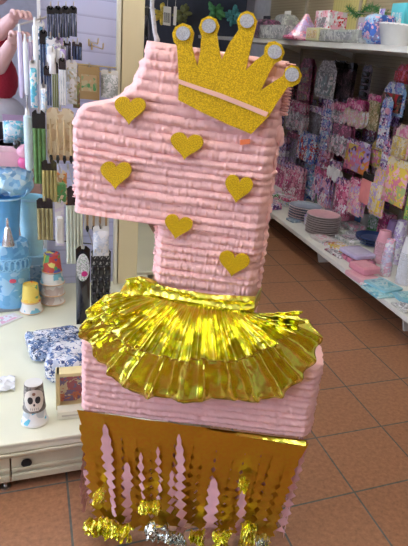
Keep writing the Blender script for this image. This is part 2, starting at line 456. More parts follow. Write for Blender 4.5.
# hearts
def heart(px, py, wpx, hpx, rotd):
    pts = []
    for k in range(40):
        t = 2 * math.pi * k / 40
        x = 16 * math.sin(t) ** 3; y = -(13 * math.cos(t) - 5 * math.cos(2 * t) - 2 * math.cos(3 * t) - math.cos(4 * t))
        x *= wpx / 32; y = (y - 2.5) * hpx / 29
        a = math.radians(rotd); pts.append((px + x * math.cos(a) - y * math.sin(a), py + x * math.sin(a) + y * math.cos(a)))
    plate_from_px('heart', pts, .024, .008, gl_gold, pin)
for h in ((129.5, 111, 31, 28, 4), (186, 147, 33, 27, 8), (115.5, 176, 31, 28, 2), (238, 190, 28, 28, 10), (177.5, 228, 28, 24, 12), (233.5, 265, 31, 25, 10)):
    heart(*h)
plate_from_px('orange_sticker', [(240, 140), (250, 139), (250, 144), (240, 145)], .020, .004, mat('orange_sticker', (.85, .22, .08), .5), pin)

# belt and skirt
def poly_at(tab, s):
    """point at parameter s (0..1, by arc length) on a polyline"""
    d = [0.0]
    for (a, c) in zip(tab, tab[1:]): d.append(d[-1] + math.hypot(c[0] - a[0], c[1] - a[1]))
    x = s * d[-1]
    for i in range(len(tab) - 1):
        if x <= d[i + 1] or i == len(tab) - 2:
            f = (x - d[i]) / max(1e-9, d[i + 1] - d[i]); return tab[i][0] + (tab[i + 1][0] - tab[i][0]) * f, tab[i][1] + (tab[i + 1][1] - tab[i][1]) * f
b = bm_(); NB = 120; R = []
for i in range(NB + 1):
    s = i / NB
    col = []
    for j in range(13):
        t = j / 12
        u = -.152 + .302 * s; w = .893 - .010 * math.sin(math.pi * s) - (.045 + .012 * math.sin(math.pi * s)) * t
        n = .020 + .012 * math.sin(math.pi * t) + .006 * nz(u * 9, t * 3.2, 3.1) + .004 * math.sin(t * 14 + 5 * nz(u * 6, 1, 1)) + .003 * nz(u * 70, t * 9, 5)
        if s < .04: n -= (.04 - s) * 2.2
        if s > .96: n -= (s - .96) * 2.2
        col.append(b.verts.new(V3(u, w, n)))
    R.append(col)
for A, B in zip(R, R[1:]):
    for j in range(12): b.faces.new((A[j], B[j], B[j + 1], A[j + 1]))
ob('waist_band', b, foil, pin)
def solidify(o, th):
    md = o.modifiers.new('thickness', 'SOLIDIFY'); md.thickness = th; md.offset = 0
def tier(name, hem_px, top_l, top_r, ntop, nmid, nside, folds, seed, ampl, NUc=420, NT=26):
    rnd = random.Random(seed)
    b = bm_(); cols = []
    # uneven fold phase
    ph = [0.0]
    for i in range(NUc): ph.append(ph[-1] + (1 + .75 * nz(i * .035, seed, 0)) * folds / NUc)
    for i in range(NUc + 1):
        s = i / NUc; side = abs(2 * s - 1)
        hx, hy = poly_at(hem_px, s)
        nh = nmid + (nside - nmid) * side ** 1.5
        hu, hw = L(hx, hy, nh)
        tu = top_l[0] + (top_r[0] - top_l[0]) * s; tw = top_l[1] + (top_r[1] - top_l[1]) * s
        p = ph[i]; q = p % 1; tri = math.sin(2 * math.pi * q + .5 * math.sin(2 * math.pi * q))        # -1..1 rounded pleat
        soft = math.sin(2 * math.pi * p * .37 + seed)
        col = []
        left = max(0, 1 - s / .30)                                # the left end is crumpled rather than pleated
        amp_i = (.75 + .5 * nz(p * .9, seed, 3)) * (1 - .55 * left)
        for j in range(NT + 1):
            t = j / NT
            u = tu + (hu - tu) * t; w = tw + (hw - tw) * t + .007 * math.sin(math.pi * t)
            n = ntop + (nh - ntop) * (t ** .6)
            A = (.003 + ampl * t ** .8) * amp_i
            n += A * tri + .012 * t * soft
            fan = .007 * t * math.sin(2 * math.pi * p + 1.2)
            k = .55 + 1.3 * left
            n += (nz(u * 17, w * 17, seed) * .022 + (abs(nz(u * 30, w * 30, seed + 7)) - .2) * .024) * min(1, t * 2.2) * k
            w += .006 * t * nz(p * 1.3, 1, seed) + .5 * (A * tri + .012 * t * soft)
            col.append(b.verts.new(V3(u + fan, w, n)))
        cols.append(col)
    for A, B in zip(cols, cols[1:]):
        for j in range(NT): b.faces.new((A[j], B[j], B[j + 1], A[j + 1]))
    o = ob(name, b, foil, pin, True, 28); solidify(o, .0012)
hem1 = [(112, 291), (104, 305), (104, 322), (113, 337), (128, 346), (146, 354), (166, 359), (190, 361), (214, 362), (245, 361), (263, 353), (278, 343), (294, 334), (303, 324), (300, 312)]
hem2 = [(100, 297), (88, 310), (83, 325), (84, 341), (95, 356), (108, 372), (126, 388), (143, 397), (165, 399), (190, 402), (224, 399), (250, 402), (270, 400), (290, 390), (304, 379), (311, 364), (321, 344), (319, 330), (310, 320)]
tier('skirt_tier', hem2, (-.15, .85), (.15, .845), .018, .054, .030, 14, 11, .018)
tier('skirt_tier', hem1, (-.15, .862), (.15, .852), .034, .175, .11, 31, 5, .011)
# bow-like end of the waist band sticking out to the left
b = bm_(); g = []
for i in range(31):
    s = i / 30; col = []
    a = L(157 - 31 * s, 284 - 5 * s - 5 * math.sin(s * 3), .03); c = L(157 - 38 * s, 300 - 5 * s, .03)
    for j in range(9):
        t = j / 8
        col.append(b.verts.new(V3(a[0] + (c[0] - a[0]) * t, a[1] + (c[1] - a[1]) * t, .02 + .016 * math.sin(t * 7 + s * 2) * (.3 + s) + .008 * nz(s * 5, t * 4, 2))))
    g.append(col)
for A, B in zip(g, g[1:]):
    for j in range(8): b.faces.new((A[j], B[j], B[j + 1], A[j + 1]))
o = ob('waist_band_end', b, foil, pin); solidify(o, .0012)

# foil fringe: band with an uneven lip, then pinked (zigzag edged) strips
b = bm_(); g = []
for i in range(121):
    s = i / 120; u = -.333 + .684 * s; col = []
    for j in range(13):
        t = j / 12
        w = .463 - .012 * s - .060 * t + (.004 * nz(s * 9, 1, 1) if j == 0 else 0)
        n = .0185 + .002 * nz(u * 14, w * 14, 6) + (.006 * math.exp(-j * 1.2) if s > .55 else 0)
        col.append(b.verts.new(V3(u * (1 - .05 * t), w, n)))
    g.append(col)
for A, B in zip(g, g[1:]):
    for j in range(12): b.faces.new((A[j], B[j], B[j + 1], A[j + 1]))
o = ob('fringe_band', b, foil_flat, pin)
b = bm_(); g = []          # bright folded lip at the top right of the band
for i in range(41):
    s = i / 40
    a = L(236 + 70 * s, 433.5 + 9 * s, .028); hgt = .004 + .014 * s ** .7
    col = [b.verts.new(V3(a[0], a[1] - hgt * j / 5, .024 + .010 * math.sin(math.pi * j / 5) + .003 * nz(s * 14, j * .7, 1))) for j in range(6)]
    g.append(col)
for A, B in zip(g, g[1:]):
    for j in range(5): b.faces.new((A[j], B[j], B[j + 1], A[j + 1]))
ob('fringe_lip', b, foil, pin)
def strip(name, u0, u1, wt, wb, hw, n, m, seed, parent=None, twist=0.0, tooth=.034, amp=.008, wave=.010, hb=None, point=False):
    """pinking-sheared strip: saw-tooth edges that deepen downwards"""
    b = bm_(); nt = max(6, int((wt - wb) / tooth * 2)); L_ = []; hb = hb or hw * .8
    for i in range(nt + 1):
        t = i / nt; w = wt + (wb - wt) * t
        c = u0 + (u1 - u0) * t + .008 * nz(t * 2.5, seed, 1) * min(1, t * 2)
        z = amp * (1 if i % 2 else -1) * min(1, .15 + t * 1.6)
        h = hw + (hb - hw) * t
        if point and t < .2: h *= .25 + 3.75 * t
        a = twist * t * math.sin(t * 3 + seed)
        nn = n + wave * nz(t * 2.3, seed, 5) * t * 2 - .006 * t
        row = []
        for k in range(3):
            x = k - 1
            e = h * x + (z if k == 2 else (-z if k == 0 else 0))
            row.append(b.verts.new(V3(c + e * math.cos(a), w, nn + e * math.sin(a))))
        L_.append(row)
    for A, B in zip(L_, L_[1:]):
        for k in range(2): b.faces.new((A[k], B[k], B[k + 1], A[k + 1]))
    return ob(name, b, m, parent or pin, True, 60)
rnd = random.Random(3)
NF = 16
bnd = [0.0] + [(k + rnd.uniform(-.22, .22)) / NF for k in range(1, NF)] + [1.0]
for i in range(NF):
    sm, hw_ = (bnd[i] + bnd[i + 1]) / 2, (bnd[i + 1] - bnd[i]) / 2 * .66
    end = .22 if i in (8,) else rnd.uniform(.02, .07)
    strip('fringe_strip', -.325 + .66 * sm, -.275 + .56 * sm, .412, end, hw_ + .0015, .0165, foil_flat, i * 3.7, twist=rnd.uniform(-.35, .35), hb=hw_ * rnd.uniform(.38, .68), amp=.0085)
for i in range(13):
    s = i / 12; u0 = -.310 + .63 * s; u1 = -.262 + .54 * s
    strip('fringe_strip', u0, u1, .43, rnd.uniform(.02, .05), .027, -.018, foil_flat, i + 40.3, twist=rnd.uniform(-.15, .15), hb=.022, amp=.006)
pale_pink = mat('pink_fringe_paper', (.78, .44, .46), .8, var=.06, scale=30)
for (xt, yt, xb, yb, h) in ((103, 424, 110, 517, .015), (122, 436, 128, 524, .014), (142, 455, 143, 515, .008), (176, 436, 180, 536, .017),
                            (213, 450, 212, 540, .019), (241, 450, 240, 535, .014), (262, 450, 264, 520, .008), (158, 440, 158, 500, .006)):
    a = L(xt, yt, .005); c = L(xb, yb, .005)
    strip('pink_fringe_strip', a[0], c[0], a[1], max(.012, c[1]), h * .95, .004, pale_pink, xt * .37, twist=.5, wave=.012, amp=.006)
for (xt, yt, xb, yb, h) in ((105, 424, 114, 516, .016), (179, 434, 182, 532, .013), (214, 478, 210, 540, .019), (127, 462, 129, 524, .015), (141, 452, 142, 506, .007), (158, 446, 160, 500, .006), (243, 490, 240, 538, .012), (172, 470, 170, 515, .008)):
    a = L(xt, yt, .022); c = L(xb, yb, .022)
    strip('pink_fringe_strip', a[0], c[0], a[1], max(.012, c[1]), h, .024, pale_pink, xt * .71, twist=.9, wave=.012, amp=.0075, point=True)
for (xt, yt, xb, yb, h) in ((303, 446, 282, 532, .012), (85, 470, 96, 512, .007)):
    a = L(xt, yt, .0); c = L(xb, yb, .0)
    strip('pink_fringe_strip', a[0], c[0], a[1], max(.012, c[1]), h, .0, pale_pink, xt * .37, twist=.2)
for k in range(4):                                     # pink strips round the two sides and the back of the box
    for sd in (-1, 1):
        o = strip('pink_fringe_strip', 0, 0, .45, .03, .015, 0, pale_pink, k * 5 + sd)
        o.location = (sd * .325 if sd < 0 else .335, .035 + .03 * k, 0); o.rotation_euler = (0, 0, math.pi / 2)
# crumpled foil tails at the bottom
def curl(px, py, wpx, hpx, m, seed):
    u, w = L(px, py, .04); s = .0026
    w = max(w, hpx * s / 2 + .012)
    b = bm_(); g = []
    for i in range(25):
        col = []
        for j in range(25):
            x, y = i / 24 - .5, j / 24 - .5
            c = Vector((x * 3.3, y * 3.3, seed * 3.1))
            n = .045 + .022 * noise.noise(c) + .016 * (abs(noise.noise(c * 2.3)) - .2) * 2
            ang = y * 4.2
            col.append(b.verts.new(V3(u + wpx * s * (x + .22 * noise.noise(c + Vector((5, 1, 0)))), max(.002, w + hpx * s * (.62 * math.sin(ang) * .6 + .3 * y + .22 * noise.noise(c + Vector((0, 4, 9))))), n + .014 * math.cos(ang))))
        g.append(col)
    for A, B in zip(g, g[1:]):
        for j in range(24): b.faces.new((A[j], B[j], B[j + 1], A[j + 1]))
    o = ob('foil_curl', b, m, pin, True, 25); solidify(o, .0008)
for k, a in enumerate(((94, 526, 20, 18), (110, 526, 22, 18), (124, 531, 22, 18), (101, 494, 10, 14), (150, 506, 24, 12), (158, 530, 26, 22), (176, 536, 22, 16), (198, 536, 18, 18), (222, 538, 20, 20), (248, 532, 18, 30), (262, 540, 16, 16), (244, 482, 12, 10))):
    curl(*a, foil_holo if k in (5, 6, 10) else foil, k + 1)
# hanging rope
b = bm_()
r0 = V3(-.178, 1.475, -.05); a = L(154, 24, -.05); c = L(152, 6, -.05)
top = V3(c[0] - .01, 2.86, -.05)
pts = [r0, V3(-.176, 1.49, -.05), V3(-.182, 1.505, -.048), V3(a[0], a[1], -.05), V3(c[0], c[1], -.05), V3(c[0] - .003, c[1] + .2, -.05), top]
tube(b, pts, [.006, .007, .005, .0055, .005, .005, .005], 10)
ob('hanging_rope', b, mat('grey_cord', (.5, .5, .52), .7, var=.2, scale=120), pin)
b = bm_(); tube(b, [top + V3(0, -.03, 0) , top + V3(.012, -.02, 0), top + V3(.012, 0, 0), top + V3(0, .01, 0), top + V3(0, .05, 0)], .003, 8); ob('ceiling_hook', b, steel, pin)

# ------------------------------------------------------------------ LEFT: cream display base with slatted hook panel and post
DZ, DY0, DY1 = .2, 1.70, 3.12      # deck top is 1 mm lower so goods rest clear of it
lg = thing('display_shelving', 'cream shelving end with deep low base and pale slatted hook panel', 'shelving', (0, 0, 0))
b = bm_(); box(b, (-.45, (DY0 + DY1) / 2, DZ - .011), (2.1, DY1 - DY0, .02), bev=.004)
box(b, (-.45, DY0 + .008, DZ - .022), (2.1, .016, .034), bev=.005)
ob('base_deck', b, deckm, lg, False)
# loose, wavy edge strip under the lip
b = bm_(); g = []
for i in range(61):
    x = -1.3 + 1.85 * i / 60; dz = .004 * nz(x * 6, 1, 4)
    g.append([b.verts.new((x, DY0 - .004 + .002 * nz(x * 9, 2, 2), DZ - .036 + dz * .3)), b.verts.new((x, DY0 - .006 + .003 * nz(x * 7, 5, 2), DZ - .052 + dz))])
for A, B in zip(g, g[1:]): b.faces.new((A[0], B[0], B[1], A[1]))
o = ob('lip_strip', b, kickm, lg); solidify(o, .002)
KZ0, KZ1 = .038, .165
def kick(x0, x1):
    b = bm_(); xc = (x0 + x1) / 2; w = x1 - x0 - .004
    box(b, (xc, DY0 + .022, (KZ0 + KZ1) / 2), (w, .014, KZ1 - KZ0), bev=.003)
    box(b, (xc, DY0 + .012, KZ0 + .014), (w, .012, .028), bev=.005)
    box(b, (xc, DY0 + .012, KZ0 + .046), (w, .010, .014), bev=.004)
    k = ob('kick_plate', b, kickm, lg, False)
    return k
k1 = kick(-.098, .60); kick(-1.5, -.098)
hx = on_y(26.5, 463, DY0 + .01)
b = bm_(); lathe(b, [(.0005, 0), (.016, 0), (.017, .004)], 24)
o = ob('cable_hole', b, mat('dark_hole', (.01, .01, .01), .9), k1); o.matrix_local = Matrix.Translation((float(hx[0]), DY0 + .0135, float(hx[2]))) @ Matrix.Rotation(math.pi / 2, 4, 'X')
b = bm_(); box(b, (-.45, DY1 - .02, .10), (2.1, .03, .18)); box(b, (-1.48, 2.4, .11), (.03, 1.3, .16)); box(b, (.58, 2.4, .11), (.03, 1.3, .16)); ob('base_frame', b, kickm, lg, False)
for fx in (-.118, .5, -1.3):
    b = bm_(); lathe(b, [(.016, 0), (.016, .006), (.006, .008), (.006, .045)], 14, (fx, DY0 + .03, 0)); box(b, (fx, DY0 + .03, .042), (.05, .03, .02)); ob('leveling_foot', b, steel, lg)
for fx in (.5, -1.3):
    b = bm_(); lathe(b, [(.016, 0), (.016, .006), (.006, .008), (.006, .045)], 14, (fx, DY1 - .06, 0)); ob('leveling_foot', b, steel, lg)
YP = 3.03
XA, XP0, XP1 = float(on_y(40, 60, YP)[0]), float(on_y(118, 140, YP - .04)[0]), float(on_y(141, 140, YP - .04)[0])
slatm = slat_mat('lavender_slat_panel', (.60, .62, .86), (.42, .43, .66), .078, rough=.22)
b = bm_(); box(b, ((XA + XP0) / 2, YP + .012, 1.34), (XP0 - XA, .024, 2.28)); ob('slat_panel', b, slatm, lg, False)
b = bm_(); box(b, ((XP0 + XP1) / 2 + .006, YP - .01, 1.51), (XP1 - XP0 - .012, .06, 2.62), bev=.003); ob('post', b, colm, lg, False)
b = bm_(); box(b, (XP0 - .003, YP - .012, 1.51), (.018, .062, 2.62), bev=.003); ob('post_edge', b, colm2, lg, False)
b = bm_(); box(b, (XA, YP - .005, 1.34), (.014, .05, 2.28)); ob('panel_edge', b, white_plastic, lg, False)
def rail(px0, px1, py, n=1, yy=YP - .02):
    a = on_y(px0, py, yy); c = on_y(px1, py + (px1 - px0) * .10, yy)
    b = bm_(); tube(b, [a, c], .0032, 8)
    for q in (a, c): tube(b, [q, (q[0], YP + .004, q[2])], .003, 6)
    ob('wire_rail', b, brass if n else dark_metal, lg)
rail(58, 117, 62); rail(56, 117, 67); rail(42, 106, 239, 0, YP - .05)
def lhook(x, z, y_out, m=steel, parent=lg):
    b = bm_(); tube(b, [(x, YP, z), (x, y_out + .012, z), (x, y_out, z + .006), (x, y_out - .006, z + .022)], .0026, 7); tube(b, [(x, YP - .004, z - .02), (x, YP - .004, z + .012)], .004, 6)
    ob('hook', b, m, parent)
for (px, py, yo) in ((103, 49, 2.56), (98, 44, 2.62)):
    q = on_y(px, py, yo); lhook(float(q[0]), float(q[2]), yo, brass)

# ---------- pack templates (local: X right, -Y towards the viewer, Z up, origin bottom centre)
def pack(name, label, cat, loc, rz, w, h, style, m, m2=None, group=None, seed=0, tilt=0.0, d=.035):
    t = thing(name, label, cat, loc, rz, group)
    t.rotation_euler = (0, tilt, rz)
    m2 = m2 or card_w
    def header(z0, z1, mm):
        b = bm_(); hh = z1 - z0; r = min(w, hh) * .25
        poly = [(-w / 2, z0), (w / 2, z0), (w / 2, z1 - r), (w / 2 - r, z1), (.008, z1), (.006, z1 - .014), (-.006, z1 - .014), (-.008, z1), (-w / 2 + r, z1), (-w / 2, z1 - r)]
        prism(b, poly, -.0015, .0015); return b
    if style == 'pouch':
        b = bm_(); pouch(b, w, d, h * .86, 0, seed=seed); ob('bag', b, m, t)
        ob('header_card', header(h * .80, h, m2), m2, t, False)
    elif style == 'card':
        ob('backing_card', header(0, h, m), m, t, False)
        b = bm_(); box(b, (0, -d * .45, h * .38), (w * .78, d * .9, h * .56), bev=min(w, d) * .2, seg=3); ob('blister', b, m2, t)
    elif style == 'strip':
        ob('backing_card', header(0, h, m), m, t, False)
        n = 4
        for i in range(n):
            b = bm_(); squad(b, (0, -d * .3, h * (.12 + .2 * i)), (w * .72, d * .6, h * .15), .5, .5, 14, 8); ob('blister', b, m2, t)
    elif style == 'frill':
        ob('header_card', header(h * .62, h, m2), m2, t, False)
        b = bm_()
        for i in range(7):
            for j in range(2):
                squad(b, ((i / 6 - .5) * w * .86, -d * .25 + d * .5 * j, h * (.32 + .06 * math.sin(i * 2.3 + seed + j))), (w * .22, d * .8, h * .62), .9, .9, 10, 8)
        ob('frilled_filling', b, m, t)
    elif style == 'brushes':
        ob('header_card', header(h * .74, h, m2), m2, t, False)
        n = max(3, min(6, int(w / .022)))
        for i in range(n):
            x = (i - (n - 1) / 2) * w / n
            b = bm_(); tube(b, [(x, -.012, h * .16), (x, -.012, h * .45), (x, -.012, h * .8)], [.0045, .006, .003], 8); o = ob('brush', b, m, t)
            b = bm_(); tube(b, [(x, -.012, h * .155), (x, -.012, h * .08), (x, -.012, 0)], [.005, .008, .003], 8); ob('bristles', b, black_pl, o)
        b = bm_(); box(b, (0, 0, h * .4), (w, .002, h * .7)); ob('backing_sheet', b, m2, t, False)
    elif style == 'sticks':
        b = bm_(); box(b, (0, .004, h * .44), (w, .002, h * .88), bev=0); ob('backing_card', b, m2, t, False)
        n = max(3, int(w / .014))
        for i in range(min(n, 10)):
            x = (i - (min(n, 10) - 1) / 2) * w / min(n, 10)
            b = bm_(); tube(b, [(x, -.006, h * .02), (x, -.006, h * .76)], w / min(n, 10) * .38, 7); ob('stick', b, m, t)
        ob('header_card', header(h * .76, h, black_pl), black_pl, t, False)
    elif style == 'tube':
        b = bm_(); tube(b, [(0, 0, 0), (0, 0, h * .04), (0, 0, h * .86), (0, 0, h * .9)], [w * .3, w * .5, w * .5, w * .25], 12); ob('tube_body', b, m, t)
        b = bm_(); tube(b, [(0, 0, h * .88), (0, 0, h)], [w * .32, w * .2], 10); ob('cap', b, m2, t)
    elif style == 'box':
        b = bm_(); box(b, (0, 0, h / 2), (w, d, h), bev=.003); ob('carton', b, m, t)
        b = bm_(); box(b, (0, -d / 2 - .001, h * .5), (w * .72, .002, h * .5)); ob('printed_panel', b, m2, t, False)
    return t
def lpack(u0, v0, u1, v1, y, name, label, cat, style, m, m2=None, group=None, hook=True, tilt=0.0, d=.035):
    uc, vc = (u0 + u1) / 2, (v0 + v1) / 2
    a, c = on_y(u0, vc, y), on_y(u1, vc, y); t, bt = on_y(uc, v0, y), on_y(uc, v1, y)
    x = (a[0] + c[0]) / 2; z0, z1 = bt[2], t[2]
    o = pack(name, label, cat, (x, y, z0), 0, c[0] - a[0], z1 - z0, style, m, m2, group, seed=u0 * .7, tilt=tilt, d=d)
    if hook: lhook(float(x), float(z1) - .006, y - .03)
    return o
clear = film('clear_film'); frost = prn(((.75, .8, .9), (.5, .6, .8), (.85, .87, .92), (.6, .55, .75)), 40, stretch=(1, 1, .2))
blackish = prn((BLK, (.05, .05, .08), (.12, .12, .2), (.3, .3, .4)), 60, stretch=(1, 1, .15))
navy = prn(((.03, .05, .12), (.06, .1, .25), (.2, .25, .4)), 50, stretch=(1, 1, .2))
wht_b = prn((WHT, (.6, .75, .9), WHT, (.3, .5, .7)), 40)
cyanw = prn((CYN, WHT, (.3, .7, .85)), 35)
LG = 'brush packs on the hook panel'
# upper rows
for u, lab in ((47, 'leftmost'), (54.5, 'second from the left'), (62, 'third from the left'), (69.5, 'rightmost')):
    lpack(u, 6, u + 7.5, 40 - (u - 47) * .15, 2.80, 'brush_pack', f'dark brush pack, {lab} in the top row on the slatted panel', 'brush pack', 'sticks', blackish, navy)
lpack(63, 41, 71, 60, 2.78, 'brush_pack', 'short dark brush pack hanging below the top row, left one of two', 'brush pack', 'sticks', blackish, black_pl)
lpack(72, 42, 82, 60, 2.78, 'brush_pack', 'short dark brush pack hanging below the top row, right one of two', 'brush pack', 'sticks', navy, black_pl)
lpack(18, 24, 23, 98, 2.72, 'wand_tube', 'pale lilac wand tube hanging leftmost, below the raised hands', 'tube', 'tube', mat('lilac_tube', (.66, .58, .78), .25, coat=.4), white_plastic, hook=False)
lpack(23.5, 34, 28.5, 95, 2.70, 'wand_tube', 'white wand tube with cyan foot hanging beside the lilac tubes', 'tube', 'tube', mat('white_tube', (.86, .88, .92), .25, coat=.4), white_plastic, hook=False)
lpack(28.5, 36, 33.5, 88, 2.72, 'wand_tube', 'dull mauve wand tube hanging between white tubes', 'tube', 'tube', mat('mauve_tube', (.48, .38, .55), .3, coat=.4), white_plastic, hook=False)
lpack(33, 17, 38.5, 84, 2.68, 'wand_tube', 'tall bright white wand tube hanging left of the navy brush packs', 'tube', 'tube', mat('bright_tube', (.88, .92, .95), .25, coat=.4), white_plastic, hook=False)
# rod carrying the tubes
q0, q1 = on_y(15, 26, 2.70), on_y(46, 17, 2.70)
b = bm_(); tube(b, [q0 + np.array([0, .03, 0]), q1 + np.array([0, .03, 0]), (q1[0], YP, q1[2])], .004, 8); ob('wire_rail', b, steel, lg)
lpack(36.5, 20, 45, 60, 2.76, 'brush_pack', 'teal and white brush pack at the left edge of the slatted panel', 'brush pack', 'pouch', prn((WHT, (.1, .25, .35), (.05, .1, .2)), 40, stretch=(1, 1, .3)), card_w)
lpack(40, 30, 48, 88, 2.72, 'brush_pack', 'navy brush pack with a white cap hanging under the teal pack', 'brush pack', 'sticks', navy, wht_b)
lpack(46, 36, 55, 66, 2.68, 'brush_pack', 'pale blue foam brush pack hanging in front of navy packs', 'brush pack', 'card', wht_b, card_w)
lpack(55, 37, 63, 70, 2.70, 'brush_pack', 'mauve and white brush pack left of the empty brass hooks', 'brush pack', 'card', prn((LIL, WHT, (.4, .35, .5)), 40), card_w)
lpack(44, 66, 51.5, 106, 2.66, 'brush_pack', 'dark blue brush pack with white bristle cover below the foam brush pack', 'brush pack', 'sticks', navy, card_w)
lpack(52, 62, 58.5, 108, 2.64, 'brush_pack', 'brush pack with olive handles beside the dark blue brush pack', 'brush pack', 'sticks', mat('olive_handle', OLV, .4), card_w)
lpack(59, 58, 66, 106, 2.62, 'brush_pack', 'clear pack of white brushes hanging just left of the cardboard box', 'brush pack', 'sticks', white_plastic, prn((WHT, (.5, .55, .65), (.75, .78, .8)), 40))
lpack(66.5, 60, 77, 104, 2.66, 'brush_pack', 'clear bag of white sponges hanging against the brown box', 'brush pack', 'pouch', prn((WHT, (.6, .62, .6), (.5, .42, .25)), 30), card_w)
lpack(78, 66, 99, 99, 2.96, 'craft_box', 'brown cardboard craft box with green picture hanging above the piñata flag', 'box', 'box', mat('kraft_card', (.42, .28, .12), .7), prn((GRN, TAN, (.55, .5, .3), (.3, .4, .2)), 25), d=.05)
lpack(101, 70, 118, 98, 2.97, 'craft_pack', 'white and grey craft pack hanging beside the beige post', 'pack', 'pouch', prn((WHT, (.55, .6, .62), (.4, .45, .45)), 40), card_w)
for (u0, v0, u1, v1, y, m, lab) in ((41, 84, 47, 112, 2.60, wht_b, 'white and pale blue brush pack low at the left edge of the slatted panel'), (49, 50, 56, 74, 2.63, white_plastic, 'small white sponge pack over the dark blue brush pack'),
        (60, 46, 66, 66, 2.66, prn((WHT, LIL, (.6, .7, .8)), 30), 'small pale pack just left of the short dark packs'), (30, 60, 37, 108, 2.64, cyanw, 'cyan and white pack hanging behind the wand tubes'), (73, 76, 80, 108, 2.70, prn((OLV, BRN, TAN), 30), 'olive brown brush pack between white sponges and cardboard box')):
    lpack(u0, v0, u1, v1, y, 'brush_pack', lab, 'brush pack', 'pouch', m, card_w)
# middle rows
lpack(33, 110, 46, 184, 2.55, 'broom_bundle', 'tall green bundle of grass-like sticks hanging on the left', 'bundle', 'sticks', mat('green_stick', (.12, .26, .08), .5, var=.3, scale=40), mat('green_sheet', (.16, .3, .1), .6))
lpack(47, 108, 74, 163, 2.58, 'brush_set', 'wide set of tan brushes with black bristles beside the piñata flag', 'brush set', 'brushes', mat('tan_handle', (.66, .50, .28), .4), prn((CRM, (.7, .6, .42), (.62, .46, .28), (.5, .36, .2)), 14))
lpack(24, 108, 32.5, 170, 2.62, 'wand_tube', 'wide cyan-white tube hanging left of the green stick bundle', 'tube', 'tube', mat('icy_tube', (.70, .86, .92), .2, coat=.4), white_plastic)
lpack(42, 160, 57, 202, 2.50, 'pencil_pack', 'upper olive pencil pack with black header below the green bundle', 'pencil pack', 'sticks', mat('olive_gold_stick', (.40, .34, .12), .35, var=.2), mat('gold_sheet', (.42, .36, .16), .5))
lpack(37, 198, 53, 240, 2.47, 'pencil_pack', 'lower olive pencil pack hanging above the fluted white tub', 'pencil pack', 'sticks', mat('olive_brown_stick', (.34, .30, .14), .35, var=.2), mat('tan_sheet', (.45, .40, .24), .5))
lpack(54, 170, 67, 204, 2.56, 'craft_pack', 'orange and green picture pack hanging against the piñata flag', 'pack', 'card', prn((ORG, GRN, CRM, (.5, .3, .15)), 28), prn((GRN, OLV, CRM), 30))
lpack(55, 200, 64, 246, 2.52, 'craft_pack', 'lilac-white card pack hanging under the orange picture pack', 'pack', 'card', prn((WHT, (.75, .7, .85), WHT), 25), card_w)
lpack(66, 186, 83, 264, 2.58, 'paper_strip_pack', 'long pale green pack of paper strips hanging below the piñata flag', 'pack', 'sticks', mat('pale_green_strip', (.70, .74, .60), .5), mat('pale_sheet', (.76, .78, .68), .5))
lpack(84, 190, 109, 231, 2.60, 'brush_set', 'set of brown bristle brushes half hidden under the piñata flag', 'brush set', 'brushes', mat('brown_handle', (.40, .25, .12), .5), card_w)
lpack(93, 226, 109, 256, 2.52, 'craft_pack', 'clear bag of white fluff hanging beside the lower part of the post', 'pack', 'pouch', prn((WHT, (.7, .75, .85), WHT, (.6, .66, .78)), 35), card_w)
speck = prn((BLK, BLK, BLK, (.55, .55, .52), BLK, (.1, .1, .1)), 70, stretch=(1, 1, .5))
for u, lab in ((91, 'left'), (97.5, 'middle'), (104, 'right')):
    lpack(u, 250, u + 6.5, 316, 2.54, 'black_strip_pack', f'black speckled strip pack, {lab} one of three beside the post foot', 'pack', 'strip', speck, black_pl)
t = lpack(76, 246, 90, 324, 2.42, 'black_pack', 'black pack with a white oval picture left of the speckled strips', 'pack', 'pouch', mat('gloss_black', (.02, .02, .025), .15, coat=.6), black_pl)
P_ = on_y(82, 270, 2.37); b = bm_()
lathe(b, [(.0005, 0), (.9, 0), (1, .02), (1, .1)], 28)
o = ob('oval_sticker', b, prn((WHT, WHT, WHT, BLK, GRN, WHT), 18), t); sx = mpp(P_)
o.matrix_local = Matrix.Translation((-.002, -.021, t.location.z * 0 + float(P_[2] - t.location.z))) @ Matrix.Rotation(math.pi / 2, 4, 'X') @ Matrix.Diagonal((6.4 * sx, 15 * sx, .02, 1))
b = bm_(); lathe(b, [(.0005, 0), (.012, 0), (.013, .004)], 18); o2 = ob('magenta_dot', b, mat('magenta_ink', MAG, .4), t)
o2.matrix_local = Matrix.Translation((.004, -.024, float(on_y(83, 276, 2.37)[2] - t.location.z))) @ Matrix.Rotation(math.pi / 2, 4, 'X')

# ---------- things on the cream base
def deckp(u, v, z=DZ): return on_z(u, v, z)
def cup(name, label, u, v, wpx, hpx, colset, rim=(.7, .45, .25), z=DZ, flip=True, cat='cup', group=None, panel=None, y=None):
    P = deckp(u, v, z) if y is None else np.array([on_y(u, v, y)[0], y, z])
    s = mpp(P); r = wpx * s / 2; h = hpx * s * 1.06
    t = thing(name, label, cat, P, random.uniform(-3, 3), group)
    b = bm_()
    if flip: prof = [(r * .96, 0), (r, .003), (r, .008), (r * .96, .010), (r * .80, h - .004), (r * .79, h), (r * .74, h), (r * .73, h - .006), (.0005, h - .006)]
    else: prof = [(r * .76, 0), (r * .78, .002), (r * .96, h - .006), (r, h - .003), (r, h), (r * .95, h), (r * .76, .006), (.0005, .005)]
    lathe(b, prof, 36); ob('cup_wall', b, prn(colset, 15 / max(.5, r / .045), rough=.4, coat=.2), t)
    b = bm_(); zz = .005 if flip else h - .002
    pts = [(r * 1.0 * math.cos(a * math.pi / 18), r * 1.0 * math.sin(a * math.pi / 18), zz) for a in range(37)]
    tube(b, pts, .0028, 6); ob('rim', b, mat('rim%s' % (rim,), rim, .5), t)
    return t, P, h
WC = ((.86, .84, .78), (.86, .84, .78), (.80, .78, .7))
